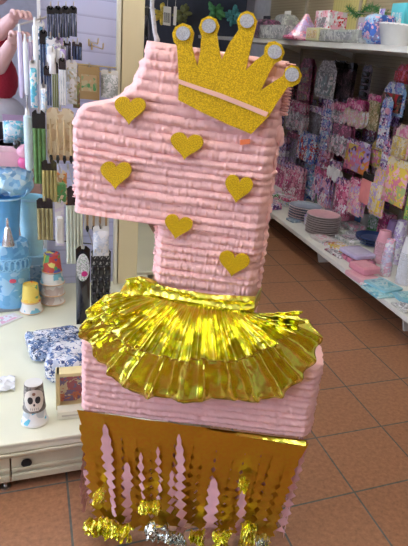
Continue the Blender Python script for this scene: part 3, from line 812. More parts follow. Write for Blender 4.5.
skull_w = ((.84, .82, .76),) * 3 + ((.78, .76, .7),)
t, P, h0 = cup('paper_cup', 'blue and white patterned paper cup under the skull cup on cream base', 35, 421, 24.5, 15, ((.82, .82, .8), (.82, .82, .8), (.12, .5, .66), (.82, .82, .8), (.55, .6, .62)), rim=(.8, .78, .7))
P1 = P.copy(); P1[2] = DZ + h0
s = mpp(P1)
t = thing('paper_cup', 'white paper cup with a painted skull face standing on the blue cup', 'cup', P1, math.radians(-6))
r = 21.5 * s / 2; h = 29 * s
b = bm_(); lathe(b, [(r * .96, 0), (r, .003), (r, .008), (r * .96, .010), (r * .80, h - .004), (r * .79, h), (r * .74, h), (r * .73, h - .006), (.0005, h - .006)], 40)
ob('cup_wall', b, prn(((.20, .18, .16), (.32, .30, .27), (.12, .11, .1)), 40, rough=.4), t)
b = bm_(); lathe(b, [(.001, h + .0002), (r * .775, h + .0002), (r * .77, h + .0016), (.001, h + .0016)], 30); ob('cup_base', b, mat('cup_white', (.85, .84, .80), .4), t)
def on_cup(name, a0, w, z, hh, m, r_):
    """patch hugging the tapered wall, centred on angle a0 facing the shopper"""
    b = bm_(); g = []
    for i in range(15):
        col = []
        for j in range(9):
            x, y = i / 7 - 1, j / 4 - 1
            y2 = y * math.sqrt(max(0, 1 - x * x))
            zz = z + y2 * hh / 2; rr = r_ * (.96 - .16 * (zz - .01) / (h - .014)) + .0006
            a = a0 + x * w / 2 / rr
            col.append(b.verts.new((rr * math.sin(a), -rr * math.cos(a), zz)))
        g.append(col)
    for A, B in zip(g, g[1:]):
        for j in range(8): b.faces.new((A[j], B[j], B[j + 1], A[j + 1]))
    bmesh.ops.remove_doubles(b, verts=b.verts[:], dist=1e-6)
    return ob(name, b, m, t)
inkb = mat('black_ink', (.03, .03, .035), .4); inkg = mat('grey_ink', (.22, .22, .24), .4); inkr = mat('brown_ink', (.3, .16, .1), .4)
fm = mat('skull_white', (.84, .80, .72), .4)
def lay(name, a0, w, z, hh, m, d): 
    o = on_cup(name, a0, w, z, hh, m, r + d); return o
lay('skull_face', .1, r * 2.0, h * .48, h * .84, fm, .0002)
for sx in (-1, 1): lay('skull_eye', .1 + sx * .36, r * .50, h * .50, h * .27, inkb, .0006)
lay('skull_nose', .1, r * .17, h * .33, h * .1, inkb, .0006); lay('skull_mark', .1, r * .3, h * .74, h * .12, inkr, .0006)
for k in range(5): lay('skull_tooth', .1 + (k - 2) * .17, r * .05, h * .17, h * .1, inkg, .0006)

ORC = ((.80, .50, .06), (.82, .62, .12), (.7, .15, .06), (.82, .62, .12), (.15, .35, .12))
def cups_at(u, vs, ws, labs, cols, hs, name='paper_tub'):
    P = deckp(u, vs); z = DZ; y = P[1]
    for w, l, c, hh in zip(ws, labs, cols, hs):
        t, P_, h = cup(name, l, u, vs, w, hh, c, z=z, y=float(y)); t.location = (P[0], P[1], z); z += h
BWC = ((.80, .78, .72), (.80, .78, .72), (.2, .5, .62), (.80, .78, .72))
cups_at(31.5, 311, (21, 17.5), ('white and blue tub at the bottom of the front two-tub stack', 'yellow and orange tub on top of the front two-tub stack'), (BWC, ORC), (10, 18))
GW = ((.80, .76, .72), (.80, .76, .72), (.62, .5, .46), (.75, .74, .72))
cups_at(53, 302, (22, 22.5, 22.5, 18.5), ('pale patterned tub at the bottom of the rear four-tub stack', 'pale patterned tub second from the bottom of the rear stack', 'pale patterned tub right under the fruit-coloured tub', 'tub with red, yellow and green picture topping the rear stack'),
        (GW, GW, BWC, ((.8, .62, .12), (.65, .08, .06), (.12, .4, .12), (.1, .12, .4), (.82, .72, .2))), (9, 11, 11.5, 18))
# blue drum-like bags and buckets at the back left
def lx(u, v, y): return on_y(u, v, y)
bag_blue = prn(((.14, .40, .68), (.18, .46, .74), (.32, .58, .8), (.12, .34, .62)), 14, rough=.15, coat=.6)
YB = 2.80
a = lx(12, 298, YB); zt = float(lx(12, 236, YB)[2]); s = mpp(a); r = 18 * s
t = thing('balloon_tub', 'big round clear blue tub of blue goods at the left edge of the base', 'tub', (a[0], YB, DZ))
b = bm_(); hh = zt - DZ - .01
lathe(b, [(r * .85, 0), (r * .98, .01), (r, .03), (r, hh * .28), (r * .95, hh * .31), (r * .95, hh * .36), (r, hh * .4), (r, hh * .9), (r * .9, hh * .97), (r * .6, hh)], 40); ob('tub_wall', b, bag_blue, t)
for i in range(9):
    ang = -2.6 + i * .26
    b = bm_(); pts = [(r * 1.005 * math.cos(ang) + .026 * math.cos(k * math.pi / 9) * -math.sin(ang), r * 1.005 * math.sin(ang) + .026 * math.cos(k * math.pi / 9) * math.cos(ang), hh * .68 + .03 * math.sin(k * math.pi / 9)) for k in range(19)]
    tube(b, pts, .004, 6); ob('blue_ring', b, mat('ring_blue', (.25, .55, .8), .2, coat=.5), t)
b = bm_(); squad(b, (r * .12, -r * 1.0, hh * .46), (.03, .012, .02), .8, .8, 12, 8); ob('red_dot', b, mat('red_dot', (.65, .08, .15), .4), t)
# blue bucket with silver cone in front, standing on the tub
zb = DZ + hh
P = np.array([lx(6, 236, YB)[0], YB, zb]); s = mpp(P); r2 = 15 * s; h2 = 44 * s
t = thing('blue_bucket', 'blue bucket standing on the round blue tub at the left edge', 'bucket', P)
b = bm_(); lathe(b, [(r2 * .78, 0), (r2, h2 * .95), (r2 * 1.05, h2 * .96), (r2 * 1.05, h2), (r2 * .97, h2), (r2 * .76, .01), (.001, .01)], 32); ob('bucket_wall', b, mat('blue_plastic', (.10, .36, .68), .3, coat=.3), t)
b = bm_(); tube(b, [(r2 * 1.05 * math.cos(k * math.pi / 12), r2 * 1.05 * math.sin(k * math.pi / 12), h2 * .97) for k in range(25)], .004, 6); ob('rim', b, mat('pale_blue_plastic', (.45, .7, .85), .3), t)
Pc = lx(8, 234, YB - r2 - .02); t = thing('silver_cone', 'small silver cone leaning on the blue bucket', 'cone', (Pc[0], YB - r2 * .9 - .02, zb))
b = bm_(); lathe(b, [(.0265, 0), (.027, .004), (.011, .085), (.006, .09), (.006, .115), (.003, .13)], 24); ob('cone_body', b, mat('silver', (.75, .75, .78), .25, metal=.9), t)
t.location.y -= .02
# light cyan bucket further right on a flat blue box
P = np.array([lx(33, 252, 2.93)[0], 2.93, 0]); zc = float(lx(33, 253, 2.93)[2])
t = thing('flat_carton', 'flat blue carton under the pale cyan bucket', 'carton', (P[0], 2.93, DZ))
b = bm_(); box(b, (0, 0, (zc - DZ) / 2), (.13, .13, zc - DZ - .001), bev=.004); ob('carton_body', b, mat('carton_blue', (.3, .52, .68), .5), t)
b = bm_(); box(b, (0, -.0655, (zc - DZ) / 2), (.10, .002, (zc - DZ) * .6)); ob('printed_panel', b, prn(((.4, .6, .75), WHT, (.2, .4, .6)), 30), t)
P[2] = zc; s = mpp(P); r3 = 12.5 * s; h3 = 58 * s
t = thing('cyan_bucket', 'pale cyan tall bucket standing behind the olive pencil packs', 'bucket', P)
b = bm_(); lathe(b, [(r3 * .74, 0), (r3, h3 * .95), (r3 * 1.06, h3 * .955), (r3 * 1.06, h3), (r3 * .97, h3), (r3 * .72, .01), (.001, .01)], 32); ob('bucket_wall', b, mat('cyan_plastic', (.42, .72, .80), .35, coat=.3), t)
b = bm_(); tube(b, [(r3 * 1.06 * math.cos(k * math.pi / 12), r3 * 1.06 * math.sin(k * math.pi / 12), h3 * .975) for k in range(25)], .004, 6); ob('rim', b, mat('pale_blue_plastic', (.45, .7, .85), .3), t)
# soft tissue bag on the buckets, pink box, small toy, cyan pack
zt = zb + h2
za = float(lx(14, 164, YB)[2])
t = thing('tissue_bag', 'crinkled blue and white tissue bag lying on the blue bucket', 'bag', (lx(13, 190, YB)[0], YB, zt))
hb = max(.08, za - zt); b = bm_(); squad(b, (0, 0, hb / 2), (32 * s, .13, hb), .5, .5, 36, 24)
for v in b.verts: v.co += Vector((1, 1, .6)) * nz(*(v.co * 30)) * .022
bmz = min(v.co.z for v in b.verts)
for v in b.verts: v.co.z -= bmz
ob('bag_body', b, prn(((.24, .52, .78), (.38, .64, .84), (.6, .78, .88), (.2, .45, .74)), 14), t)
ztop = zt + hb + abs(bmz) * .5
b = bm_(); squad(b, (.05, -.02, hb), (.05, .04, .05), .8, .8, 14, 10); ob('bag_knot', b, white_plastic, t)
t = thing('pink_box', 'flat pale pink box lying on the blue tissue bag', 'box', (lx(8, 165, YB)[0], YB, ztop))
hp = float(lx(8, 143, YB)[2]) - ztop; hp = max(.05, hp)
b = bm_(); box(b, (0, 0, hp / 2), (32 * s, .16, hp), bev=.006); ob('box_body', b, mat('pale_pink_card', (.78, .50, .62), .5), t)
b = bm_(); box(b, (0, 0, hp - .012), (32 * s + .008, .168, .024), bev=.004); ob('lid', b, mat('pale_pink_lid', (.82, .58, .68), .5), t)
Pq = lx(25, 160, 2.66)
t = thing('pink_rattle_toy', 'small pink round toy with dark knob perched left of the green bundle', 'toy', (Pq[0], 2.69, float(ztop)))
b = bm_(); squad(b, (0, 0, .028), (.062, .05, .056), .9, .9, 18, 12); ob('toy_base', b, mat('hot_pink_plastic', (.75, .12, .35), .3, coat=.4), t)
b = bm_(); squad(b, (0, -.004, .078), (.066, .055, .062), 1, 1, 18, 12); ob('toy_ball', b, mat('rose_plastic', (.82, .42, .55), .3, coat=.4), t)
b = bm_(); squad(b, (-.03, 0, .105), (.032, .03, .04), 1, 1, 14, 10); ob('toy_knob', b, black_pl, t)
Pq = lx(12, 146, YB); hq = float(lx(12, 120, YB)[2]) - (ztop + hp)
t = thing('cyan_pack', 'icy cyan pack standing on the flat pink box', 'pack', (Pq[0] + .01, YB, ztop + hp))
b = bm_(); pouch(b, .085, .06, max(.08, hq), 0, seed=5); ob('bag', b, prn((CYN, (.6, .8, .9), WHT, (.25, .5, .7)), 40), t)
b = bm_(); box(b, (0, 0, max(.08, hq) + .008), (.085, .004, .03)); ob('header_card', b, mat('mauve_card', (.4, .28, .45), .5), t)
# white fluted roll behind the tubs, flat magazines
P = deckp(41, 262); s = mpp(P)
t = thing('fluted_tub', 'white tub lying on its side behind the paper tubs', 'tub', (P[0], P[1] - .02, DZ))
b = bm_(); rr = 10 * s
tube(b, [(-9 * s, .03, rr), (-8 * s, .03, rr), (-6 * s, .02, rr), (8 * s, -.02, rr * .9), (8.5 * s, -.02, rr * .9)], [rr * .8, rr, rr, rr * .85, rr * .6], 20); ob('tub_body', b, prn((WHT, (.75, .78, .75), (.8, .8, .76)), 30), t)
b = bm_(); squad(b, (-9.5 * s, .03, rr * 1.1), (.012, .04, .03), .9, .9, 12, 8); ob('dark_mouth', b, black_pl, t)
def flat(name, label, cat, pts, z, th, m, m2=None):
    """thin flat pack lying on the base; its outline is given by points on the ground"""
    Q = [on_z(x, y, z) for x, y in pts]; c = sum(Q) / len(Q)
    t = thing(name, label, cat, (c[0], c[1], z))
    b = bm_(); lo = [b.verts.new((q[0] - c[0], q[1] - c[1], 0)) for q in Q]; hi = [b.verts.new((q[0] - c[0], q[1] - c[1], th)) for q in Q]
    b.faces.new(lo[::-1]); b.faces.new(hi)
    for i in range(len(Q)): b.faces.new((lo[i], lo[(i + 1) % len(Q)], hi[(i + 1) % len(Q)], hi[i]))
    ob('cover', b, m, t, False)
    b = bm_(); k = .7
    f = [b.verts.new(((q[0] - c[0]) * k, (q[1] - c[1]) * k, th + .0006)) for q in Q]; b.faces.new(f); ob('cover_print', b, m2 or m, t, False)
    return t
flat('magazine_pack', 'dark glossy flat pack lying in front of the blue tub', 'pack', [(-14, 301), (22, 299), (25, 310), (-12, 314)], DZ, .012, mat('slate_pack', (.25, .27, .3), .3, coat=.5), prn(((.35, .3, .4), (.6, .6, .6), (.2, .25, .3), TAN), 25))
flat('leaflet', 'pale pink printed leaflet lying on the cream base at left', 'leaflet', [(-10, 319), (14, 313), (23, 317), (0, 327)], DZ, .002, mat('pale_paper', (.78, .74, .72), .6), prn((LPINK, WHT, (.6, .5, .55)), 30))
P = deckp(2, 386)
t = thing('plastic_scrap', 'small crumpled clear white scrap lying on the cream base', 'scrap', (P[0], P[1], DZ))
b = bm_(); g = []
for i in range(13):
    g.append([b.verts.new(((i / 12 - .5) * .09, (j / 12 - .5) * .10, max(.001, .004 + .02 * (nz(i * .35, j * .35, 3) + .25)))) for j in range(13)])
for A, B in zip(g, g[1:]):
    for j in range(12): b.faces.new((A[j], B[j], B[j + 1], A[j + 1]))
o = ob('scrap_sheet', b, mat('scrap_white', (.85, .87, .9), .25), t); solidify(o, .0008)
# skull-print packs piled beside the piñata, and the yellow framed tray
skull = prn((WHT, (.55, .62, .75), (.05, .08, .22), WHT, (.12, .2, .45)), 55, rough=.15, coat=.6)
navyp = prn(((.08, .14, .3), (.3, .4, .6), WHT, (.05, .06, .12)), 60, rough=.15, coat=.6)
def lump(name, label, u, v, wx, wy, h, rz, m, cat='pack', z=DZ, th=.3):
    P = deckp(u, v, z); t = thing(name, label, cat, (P[0], P[1], z), rz)
    b = bm_(); squad(b, (0, 0, h / 2), (wx, wy, h), th, .3, 28, 16)
    for q in b.verts: q.co += Vector((.3, .3, 1)) * nz(*(q.co * 35 + Vector((u, v, 0)))) * .010
    zm = min(q.co.z for q in b.verts)
    for q in b.verts: q.co.z -= zm
    ob('bag', b, m, t)
    b = bm_(); box(b, (0, wy / 2 + .012, h * .4), (wx * .9, .03, .0015), rot=Matrix.Rotation(.2, 3, 'X')); ob('sealed_edge', b, film('bag_edge', alpha=.6), t, False)
    return t, P
lump('napkin_bag', 'navy and white printed bag lying flat behind the skull bag', 55, 349, .22, .20, .055, .15, navyp)
t, P = lump('skull_bag', 'white and blue skull-print bag heaped beside the piñata', 68, 372, .15, .20, .10, -.2, skull)
P = deckp(66, 409); t = thing('framed_tray', 'pale yellow tray standing against the piñata with a coloured insert', 'tray', (P[0] + .045, P[1] + .02, DZ), -.05)
b = bm_()
for (x, z_, sx, sz) in ((-.07, .075, .014, .15), (.07, .075, .014, .15), (0, .007, .15, .014), (0, .143, .15, .014)): box(b, (x, 0, z_), (sx, .05, sz), bev=.002)
ob('tray_frame', b, mat('pale_yellow_wood', (.80, .68, .36), .5), t, False)
b = bm_(); box(b, (0, .01, .075), (.128, .004, .13)); ob('tray_insert', b, prn(((.7, .25, .15), (.25, .2, .4), CRM, (.5, .15, .2)), 40), t, False)
P = deckp(66, 412)
t = thing('cream_carton', 'low cream carton lying in front of the yellow tray', 'carton', (P[0] + .05, P[1] - .025, DZ), -.04)
b = bm_(); box(b, (0, 0, .016), (.16, .045, .032), bev=.003); ob('carton_body', b, mat('cream_card', (.80, .77, .62), .5), t); b = bm_(); box(b, (0, -.0225, .016), (.13, .002, .006)); ob('carton_seam', b, mat('carton_seam', (.55, .5, .4), .6), t)

# ------------------------------------------------------------------ the aisle side of the left shelving, seen past the post
sg = thing('aisle_shelving', 'shelving run behind the beige post with dark goods', 'shelving')
b = bm_(); box(b, (.30, 5.1, 1.25), (.03, 3.9, 2.3)); ob('back_panel', b, mat('dark_pegboard', (.16, .15, .14), .6), sg, False)
b = bm_(); box(b, (.55, 5.1, .19), (.48, 3.9, .02), bev=.003); ob('base_deck', b, deckm, sg, False)
b = bm_(); box(b, (.70, 5.1, .09), (.02, 3.9, .18)); ob('kick_plate', b, kickm, sg, False)
for k, (y, z0, w, h, lab) in enumerate(((3.25, .72, .14, .5, 'dark hanging pack nearest behind the post, low'), (3.5, .70, .14, .55, 'dark hanging pack seen low between post and piñata'), (3.3, 1.36, .16, .3, 'dark hanging pack behind the post at piñata top'), (3.6, 1.40, .16, .28, 'navy hanging pack behind the rope'), (3.85, .75, .14, .5, 'dark brown hanging pack behind the piñata stem'))):
    pack('hanging_pack', lab, 'pack', (.58, y, z0), math.pi / 2, w, h, 'pouch', blackish if k % 2 == 0 else navy, black_pl, seed=k)
    b = bm_(); tube(b, [(.3, y, z0 + h - .008), (.63, y, z0 + h - .008)], .003, 6); ob('hook', b, steel, sg)
# gold-green garland and price tags hung high in the far background
P = on_y(158, 13, 6.6)

# ------------------------------------------------------------------ RIGHT: long shelving run
XB, XD = 2.80, 1.93
RY0, RY1 = 1.0, 7.2
rg = thing('aisle_shelving', 'long white shelving run along the right side of the aisle', 'shelving')
peg = slat_mat('beige_pegboard', (.40, .34, .22), (.20, .16, .10), .03)
b = bm_(); box(b, (XB + .015, (RY0 + RY1) / 2, 1.22), (.03, RY1 - RY0, 2.4)); ob('back_panel', b, peg, rg, False)
shelfw = mat('white_shelf_paint', (.80, .81, .76), .35, var=.04)
RD = .2
b = bm_(); box(b, ((XB + XD) / 2, (RY0 + RY1) / 2, RD - .011), (XB - XD, RY1 - RY0, .02), bev=.003)
box(b, (XD + .006, (RY0 + RY1) / 2, RD - .0185), (.012, RY1 - RY0, .034), bev=.003); ob('base_deck', b, shelfw, rg, False)
b = bm_(); box(b, (XD + .30, (RY0 + RY1) / 2, .09), (.02, RY1 - RY0, .18)); ob('kick_plate', b, mat('dark_kick', (.06, .05, .045), .7), rg, False)
for y in (1.2, 2.52, 3.72, 4.92, 6.1):
    b = bm_(); prism(b, [(XD + .05, .166), (XD + .29, .166), (XD + .29, 0), (XD + .15, 0), (XD + .12, .11)], y - .008, y + .008); ob('base_bracket', b, shelfw, rg, False)
    b = bm_(); box(b, (XB - .012, y, 1.3), (.024, .04, 2.2)); ob('upright', b, mat('upright_grey', (.42, .38, .3), .5), rg, False)
SZ = 1.632
for y0, y1, z in ((RY0, 3.52, SZ + .003), (3.52, RY1, SZ)):
    b = bm_(); box(b, ((XB + 1.90) / 2, (y0 + y1) / 2, z - .006), (XB - 1.90, y1 - y0 - .004, .012)); box(b, (1.906, (y0 + y1) / 2, z - .0185), (.012, y1 - y0 - .004, .034), bev=.003); ob('top_shelf', b, shelfw, rg, False)
for y in (1.2, 2.52, 3.72, 4.92, 6.1):
    b = bm_(); prism(b, [(2.5, SZ - .012), (XB, SZ - .012), (XB, SZ - .07)], y - .004, y + .004); ob('shelf_bracket', b, shelfw, rg, False)

def rhook(y, z, xo):
    b = bm_(); tube(b, [(XB, y, z), (xo + .012, y, z), (xo, y, z + .006), (xo - .005, y, z + .02)], .0028, 6); ob('hook', b, steel, rg)
RGRP = 'party packs on the right hooks'
def rpack(u0, v0, u1, v1, x, name, label, cat, style, m, m2=None, n=3, d=.04, frac=.90, dx=.036):
    x += .24
    um = u0 + frac * (u1 - u0); vc = (v0 + v1) / 2
    a, c = on_x(u0, vc, x), on_x(um, vc, x)
    t, bt = on_x((u0 + um) / 2, v0, x), on_x((u0 + um) / 2, v1, x)
    y = (a[1] + c[1]) / 2; w = abs(a[1] - c[1]); z0, z1 = bt[2], t[2]; tl = random.uniform(-.03, .03); n = min(n, 2)
    if n > 1: d = .024
    grp = 'packs on the hook: ' + label if n > 1 else None
    o = pack(name, label, cat, (x, y, z0), -math.pi / 2, w, z1 - z0, style, m, m2, grp, seed=u0, tilt=tl, d=d)
    rhook(float(y) - math.sin(tl) * float(z1 - z0), float(z1) - .008, x - .03)
    for k in range(1, n):
        if x + dx * k > XB - .03: break
        dup(o, (x + dx * k, y + random.uniform(-.003, .003), z0), -math.pi / 2)
P1 = prn((PINK, LPINK, DPNK, WHT, MAG), 24); P2 = prn((LPINK, PUR, LIL, WHT, PINK), 22); P3 = prn((LIL, WHT, PUR, LPINK), 22); P4 = prn((MAG, DPNK, PINK, LPINK), 20)
P5 = prn((WHT, GRY, (.6, .55, .66), LPINK), 26); P6 = prn((YEL, PINK, LPINK, (.4, .5, .2), YEL), 20); P7 = prn((BLU, RED, WHT, LBL), 22); P8 = prn((ORG, PINK, YEL, LIL, PUR), 12)
P9 = prn((BLK, (.08, .06, .08), (.2, .12, .16)), 40); P10 = prn((DPNK, (.16, .08, .12), PINK), 30); P11 = prn((GRY, WHT, (.5, .5, .55)), 40, stretch=(1, 1, 2.5)); P12 = prn((LBL, WHT, BLU, LIL), 35)
P13 = prn((CRM, YEL, TAN), 40); P14 = prn((RED, (.4, .05, .05), PINK), 35); P15 = prn((GRN, (.3, .6, .15), YEL), 30)
RP = [
 # row under the shelf
 (285, 70, 297, 100, 2.26, 'candle_pack', 'dark brown pack right behind the crown tip', 'card', P9, P10, 2),
 (299, 58, 313, 103, 2.22, 'candle_pack', 'tall dusky pink stick pack just right of the crown tip', 'strip', P10, prn((DPNK, TAN, GRY), 40), 2),
 (317, 60, 338, 99, 2.16, 'cake_card_pack', 'grey and white lettered card pack with blue-green foot', 'card', P11, prn(((.3, .42, .45), WHT, GRY), 20), 1),
 (331, 60, 343, 104, 2.22, 'hair_pack', 'black sheet pack behind the grey lettered card', 'pouch', P9, black_pl, 2),
 (341, 62, 353, 100, 2.24, 'hair_pack', 'black strip pack right of the grey lettered card', 'pouch', P9, black_pl, 2),
 (361, 64, 372, 99, 2.24, 'hair_pack', 'lone slim black pack hanging on bare pegboard', 'strip', P9, black_pl, 1),
 (397, 64, 412, 84, 2.24, 'party_pack', 'red card pack hanging high at the right photo edge', 'card', P14, P14, 1),
 (383, 82, 408, 116, 2.18, 'party_pack', 'light blue and dark pack hanging under the red card', 'card', P12, prn((BRN, BLK, RED), 25), 1),
 # second row
 (287, 101, 307, 130, 2.14, 'frill_pack', 'white and pink frilled pack with a green foot right of the paper loops', 'frill', P5, P1, 2),
 (306, 106, 322, 140, 2.20, 'party_pack', 'dark grey pack between white frilled packs', 'pouch', prn(((.12, .1, .12), GRY, (.2, .16, .18)), 40), P3, 2),
 (321, 96, 334, 154, 2.18, 'ribbon_pack', 'tall lilac and white strip pack under the grey lettered card', 'strip', P3, P12, 2),
 (333, 102, 347, 126, 2.16, 'frill_pack', 'white and pink frilled pack below the black strip packs', 'frill', P5, P4, 2),
 (345, 99, 366, 127, 2.14, 'frill_pack', 'pink and cream tulle pack below the lone black pack', 'frill', prn((LPINK, CRM, WHT), 40), P4, 2),
 (366, 94, 381, 131, 2.20, 'bead_pack', 'tan mesh pack with pink foot hanging on pegboard', 'pouch', prn((TAN, CRM, OLV), 60), P4, 2),
 (380, 96, 392, 150, 2.12, 'ribbon_pack', 'tall white and blue strip pack left of the red-topped packs', 'strip', P12, P3, 1),
 # third row
 (268, 134, 288, 166, 2.20, 'party_pack', 'lilac pack right beside the piñata stem edge', 'pouch', P3, P2, 2),
 (286, 132, 299, 165, 2.26, 'party_pack', 'grey pack next to the lilac pack by the piñata stem', 'pouch', prn((GRY, (.2, .18, .22), LIL), 40), P10, 2),
 (297, 132, 318, 162, 2.14, 'balloon_pack', 'blue, red and white picture pack in the middle of the wall', 'pouch', P7, P12, 2),
 (316, 142, 331, 178, 2.18, 'party_pack', 'tall pink pack right of the blue and red picture pack', 'strip', P1, P2, 2),
 (331, 124, 352, 156, 2.14, 'bow_pack', 'white glossy bow pack under the frilled packs', 'frill', P5, P10, 2),
 (345, 140, 373, 173, 2.08, 'wall_decoration_pack', 'orange and violet princess-coloured pack in the middle right', 'pouch', P8, P3, 1),
 (371, 140, 384, 168, 2.14, 'party_pack', 'small cream and yellow pack right of the orange violet pack', 'card', P13, P6, 2),
 (381, 138, 396, 178, 2.10, 'ribbon_pack', 'pale lilac tall pack left of the pink edge pack', 'strip', P2, P3, 1),
 (394, 124, 412, 162, 2.06, 'party_pack', 'pink and cream pack at the right photo edge', 'card', prn((PINK, CRM, LPINK), 30), P13, 1),
 # fourth row
 (266, 162, 286, 186, 2.18, 'party_pack', 'magenta pack low beside the piñata stem', 'pouch', P4, P1, 2),
 (283, 164, 305, 198, 2.12, 'napkin_pack', 'pink and white printed pack above the blue plates', 'pouch', P1, P2, 2),
 (303, 160, 317, 196, 2.20, 'ribbon_pack', 'pale cyan and pink pack above the green cup', 'strip', prn((LBL, LPINK, CYN), 40), P12, 2),
 (313, 168, 332, 206, 2.14, 'party_pack', 'pink tall bag right of the cyan pack', 'pouch', P2, P4, 2),
 (329, 160, 343, 182, 2.16, 'bow_pack', 'bright white bow pack above the two pink bags', 'frill', mat('bow_white', (.88, .88, .9), .3), P3, 1),
 (334, 178, 350, 217, 2.08, 'treat_bag', 'pink printed treat bag, left one of two above the clear trays', 'pouch', P1, LPINK and P2, 2),
 (348, 178, 364, 216, 2.06, 'treat_bag', 'pale flowered treat bag, right one of two above the clear trays', 'pouch', prn((LPINK, CRM, PINK, LIL), 40), P1, 2),
 (361, 172, 377, 206, 2.06, 'straw_pack', 'salmon red straw pack between the treat bags and the yellow card', 'sticks', mat('salmon_straw', (.75, .28, .28), .4), P4, 1),
 (372, 166, 388, 218, 2.02, 'garland_pack', 'long lilac and yellow card pack left of the flower bag', 'card', prn((LIL, YEL, LPINK), 40), prn((CRM, LIL, YEL), 30), 1),
 (384, 158, 410, 206, 1.98, 'flower_bag', 'large yellow and pink flowered bag low at the right', 'pouch', P6, prn((YEL, CRM), 30), 1),
 (405, 196, 418, 222, 2.0, 'garland_pack', 'green pack at the right photo edge under the flower bag', 'pouch', P15, P15, 1),
]
_lab_cat = {'candle_pack': 'candle pack', 'hair_pack': 'pack', 'frill_pack': 'frilled pack'}
for (u0, v0, u1, v1, x, name, label, style, m, m2, n) in RP:
    rpack(u0, v0, u1, v1, x, name, label, _lab_cat.get(name, name.replace('_', ' ')), style, m, m2, n)

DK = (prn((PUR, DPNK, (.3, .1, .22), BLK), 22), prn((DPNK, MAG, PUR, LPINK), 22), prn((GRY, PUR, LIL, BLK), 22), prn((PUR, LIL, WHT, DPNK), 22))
refs = ('the lilac stem-side pack', 'the blue and red picture pack', 'the tall pink pack', 'the white bow packs', 'the treat bags', 'the orange violet pack', 'the salmon straws', 'the long lilac and yellow card', 'the flower bag')
for k, rf in enumerate(refs):
    u = 270 + 15 * k
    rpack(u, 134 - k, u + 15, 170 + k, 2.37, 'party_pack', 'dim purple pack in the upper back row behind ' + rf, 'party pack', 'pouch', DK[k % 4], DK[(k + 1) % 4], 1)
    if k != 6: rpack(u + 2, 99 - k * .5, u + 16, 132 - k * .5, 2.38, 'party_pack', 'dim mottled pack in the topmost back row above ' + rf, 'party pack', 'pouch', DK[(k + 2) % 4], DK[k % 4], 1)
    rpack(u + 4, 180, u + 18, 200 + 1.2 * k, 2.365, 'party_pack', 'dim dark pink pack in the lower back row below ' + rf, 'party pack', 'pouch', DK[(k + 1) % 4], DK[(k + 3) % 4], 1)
# ---------- things on the right deck
def rd(u, v, z=RD):
    P = on_z(u, v, z)
    return P
rim_m = mat('pale_plate_rim', (.66, .58, .60), .4)
def plate_stack(u, v, r, n, m, m_top, lab, grp, z=RD, dz=.011):
    P = rd(u, v, z); proto = None
    for k in range(n):
        if k == n - 1 and m_top is not m: proto2 = None
        t = None
        if proto is None or k == n - 1:
            t = thing('party_plate', '', 'plate', (P[0], P[1], z + k * dz), random.uniform(0, 3), grp)
            b = bm_(); lathe(b, [(.001, 0), (r * .66, 0), (r * .72, .003), (r * .97, .012), (r, .0125), (r, .014), (r * .96, .0145), (r * .72, .0055), (r * .66, .003), (.001, .003)], 36); ob('plate_body', b, m_top if k == n - 1 else m, t)
            b = bm_(); tube(b, [(r * math.cos(a * math.pi / 18), r * math.sin(a * math.pi / 18), .0135) for a in range(37)], .0028, 6); ob('rim', b, rim_m, t)
            if proto is None: proto = t
        else: t = dup(proto, (P[0] + random.uniform(-.003, .003), P[1] + random.uniform(-.003, .003), z + k * dz))
        t['label'] = (lab[1] if k == n - 1 else lab[0])
    return P, z + n * dz
def box_pack(name, label, u, v, wx, wy, h, rz, m, m2=None, cat='pack', z=RD, soft=True):
    P = rd(u, v, z); t = thing(name, label, cat, (P[0], P[1], z), rz)
    b = bm_()
    if soft: squad(b, (0, 0, h / 2), (wx, wy, h), .22, .2, 32, 12)
    else: box(b, (0, 0, h / 2), (wx, wy, h), bev=.004)
    ob('pack_body', b, m, t)
    b = bm_(); squad(b, (0, 0, h - .001), (wx * .7, wy * .7, .006), .3, .2, 20, 6) if soft else box(b, (0, 0, h), (wx * .72, wy * .72, .003))
    ob('printed_panel', b, m2 or m, t)
    return t, P
def sleeve(name, label, u, v, wpx, hpx, m, z=RD, n=6, cat='cup sleeve'):
    P = rd(u, v, z); s = mpp(P); r = wpx * s / 2; h = hpx * s * 1.1
    t = thing(name, label, cat, (P[0], P[1], z), random.uniform(0, 3))
    b = bm_(); prof = [(r * .9, 0)]
    for k in range(n):
        zz = h * .7 * k / n; prof += [(r, zz + .002), (r, zz + .008), (r * .93, zz + .010)]
    prof += [(r * .92, h * .7), (r * .74, h - .004), (r * .70, h), (r * .66, h), (r * .65, h - .006), (.001, h - .006)]
    lathe(b, prof, 32); ob('cups', b, m, t)
    b = bm_(); lathe(b, [(r * 1.03, 0), (r * 1.03, h * .68)], 28, cap=False); ob('wrapper', b, film('sleeve_film', alpha=.18), t)
    return t, P
dpinkm = mat('dusty_pink', (.72, .36, .44), .4); lilm = mat('lilac_card', (.58, .52, .78), .35, coat=.3); bluem = mat('royal_blue', (.05, .10, .32), .3, coat=.3)
slateb = prn(((.25, .36, .48), (.45, .55, .65), (.18, .27, .4)), 26, rough=.15, coat=.5)
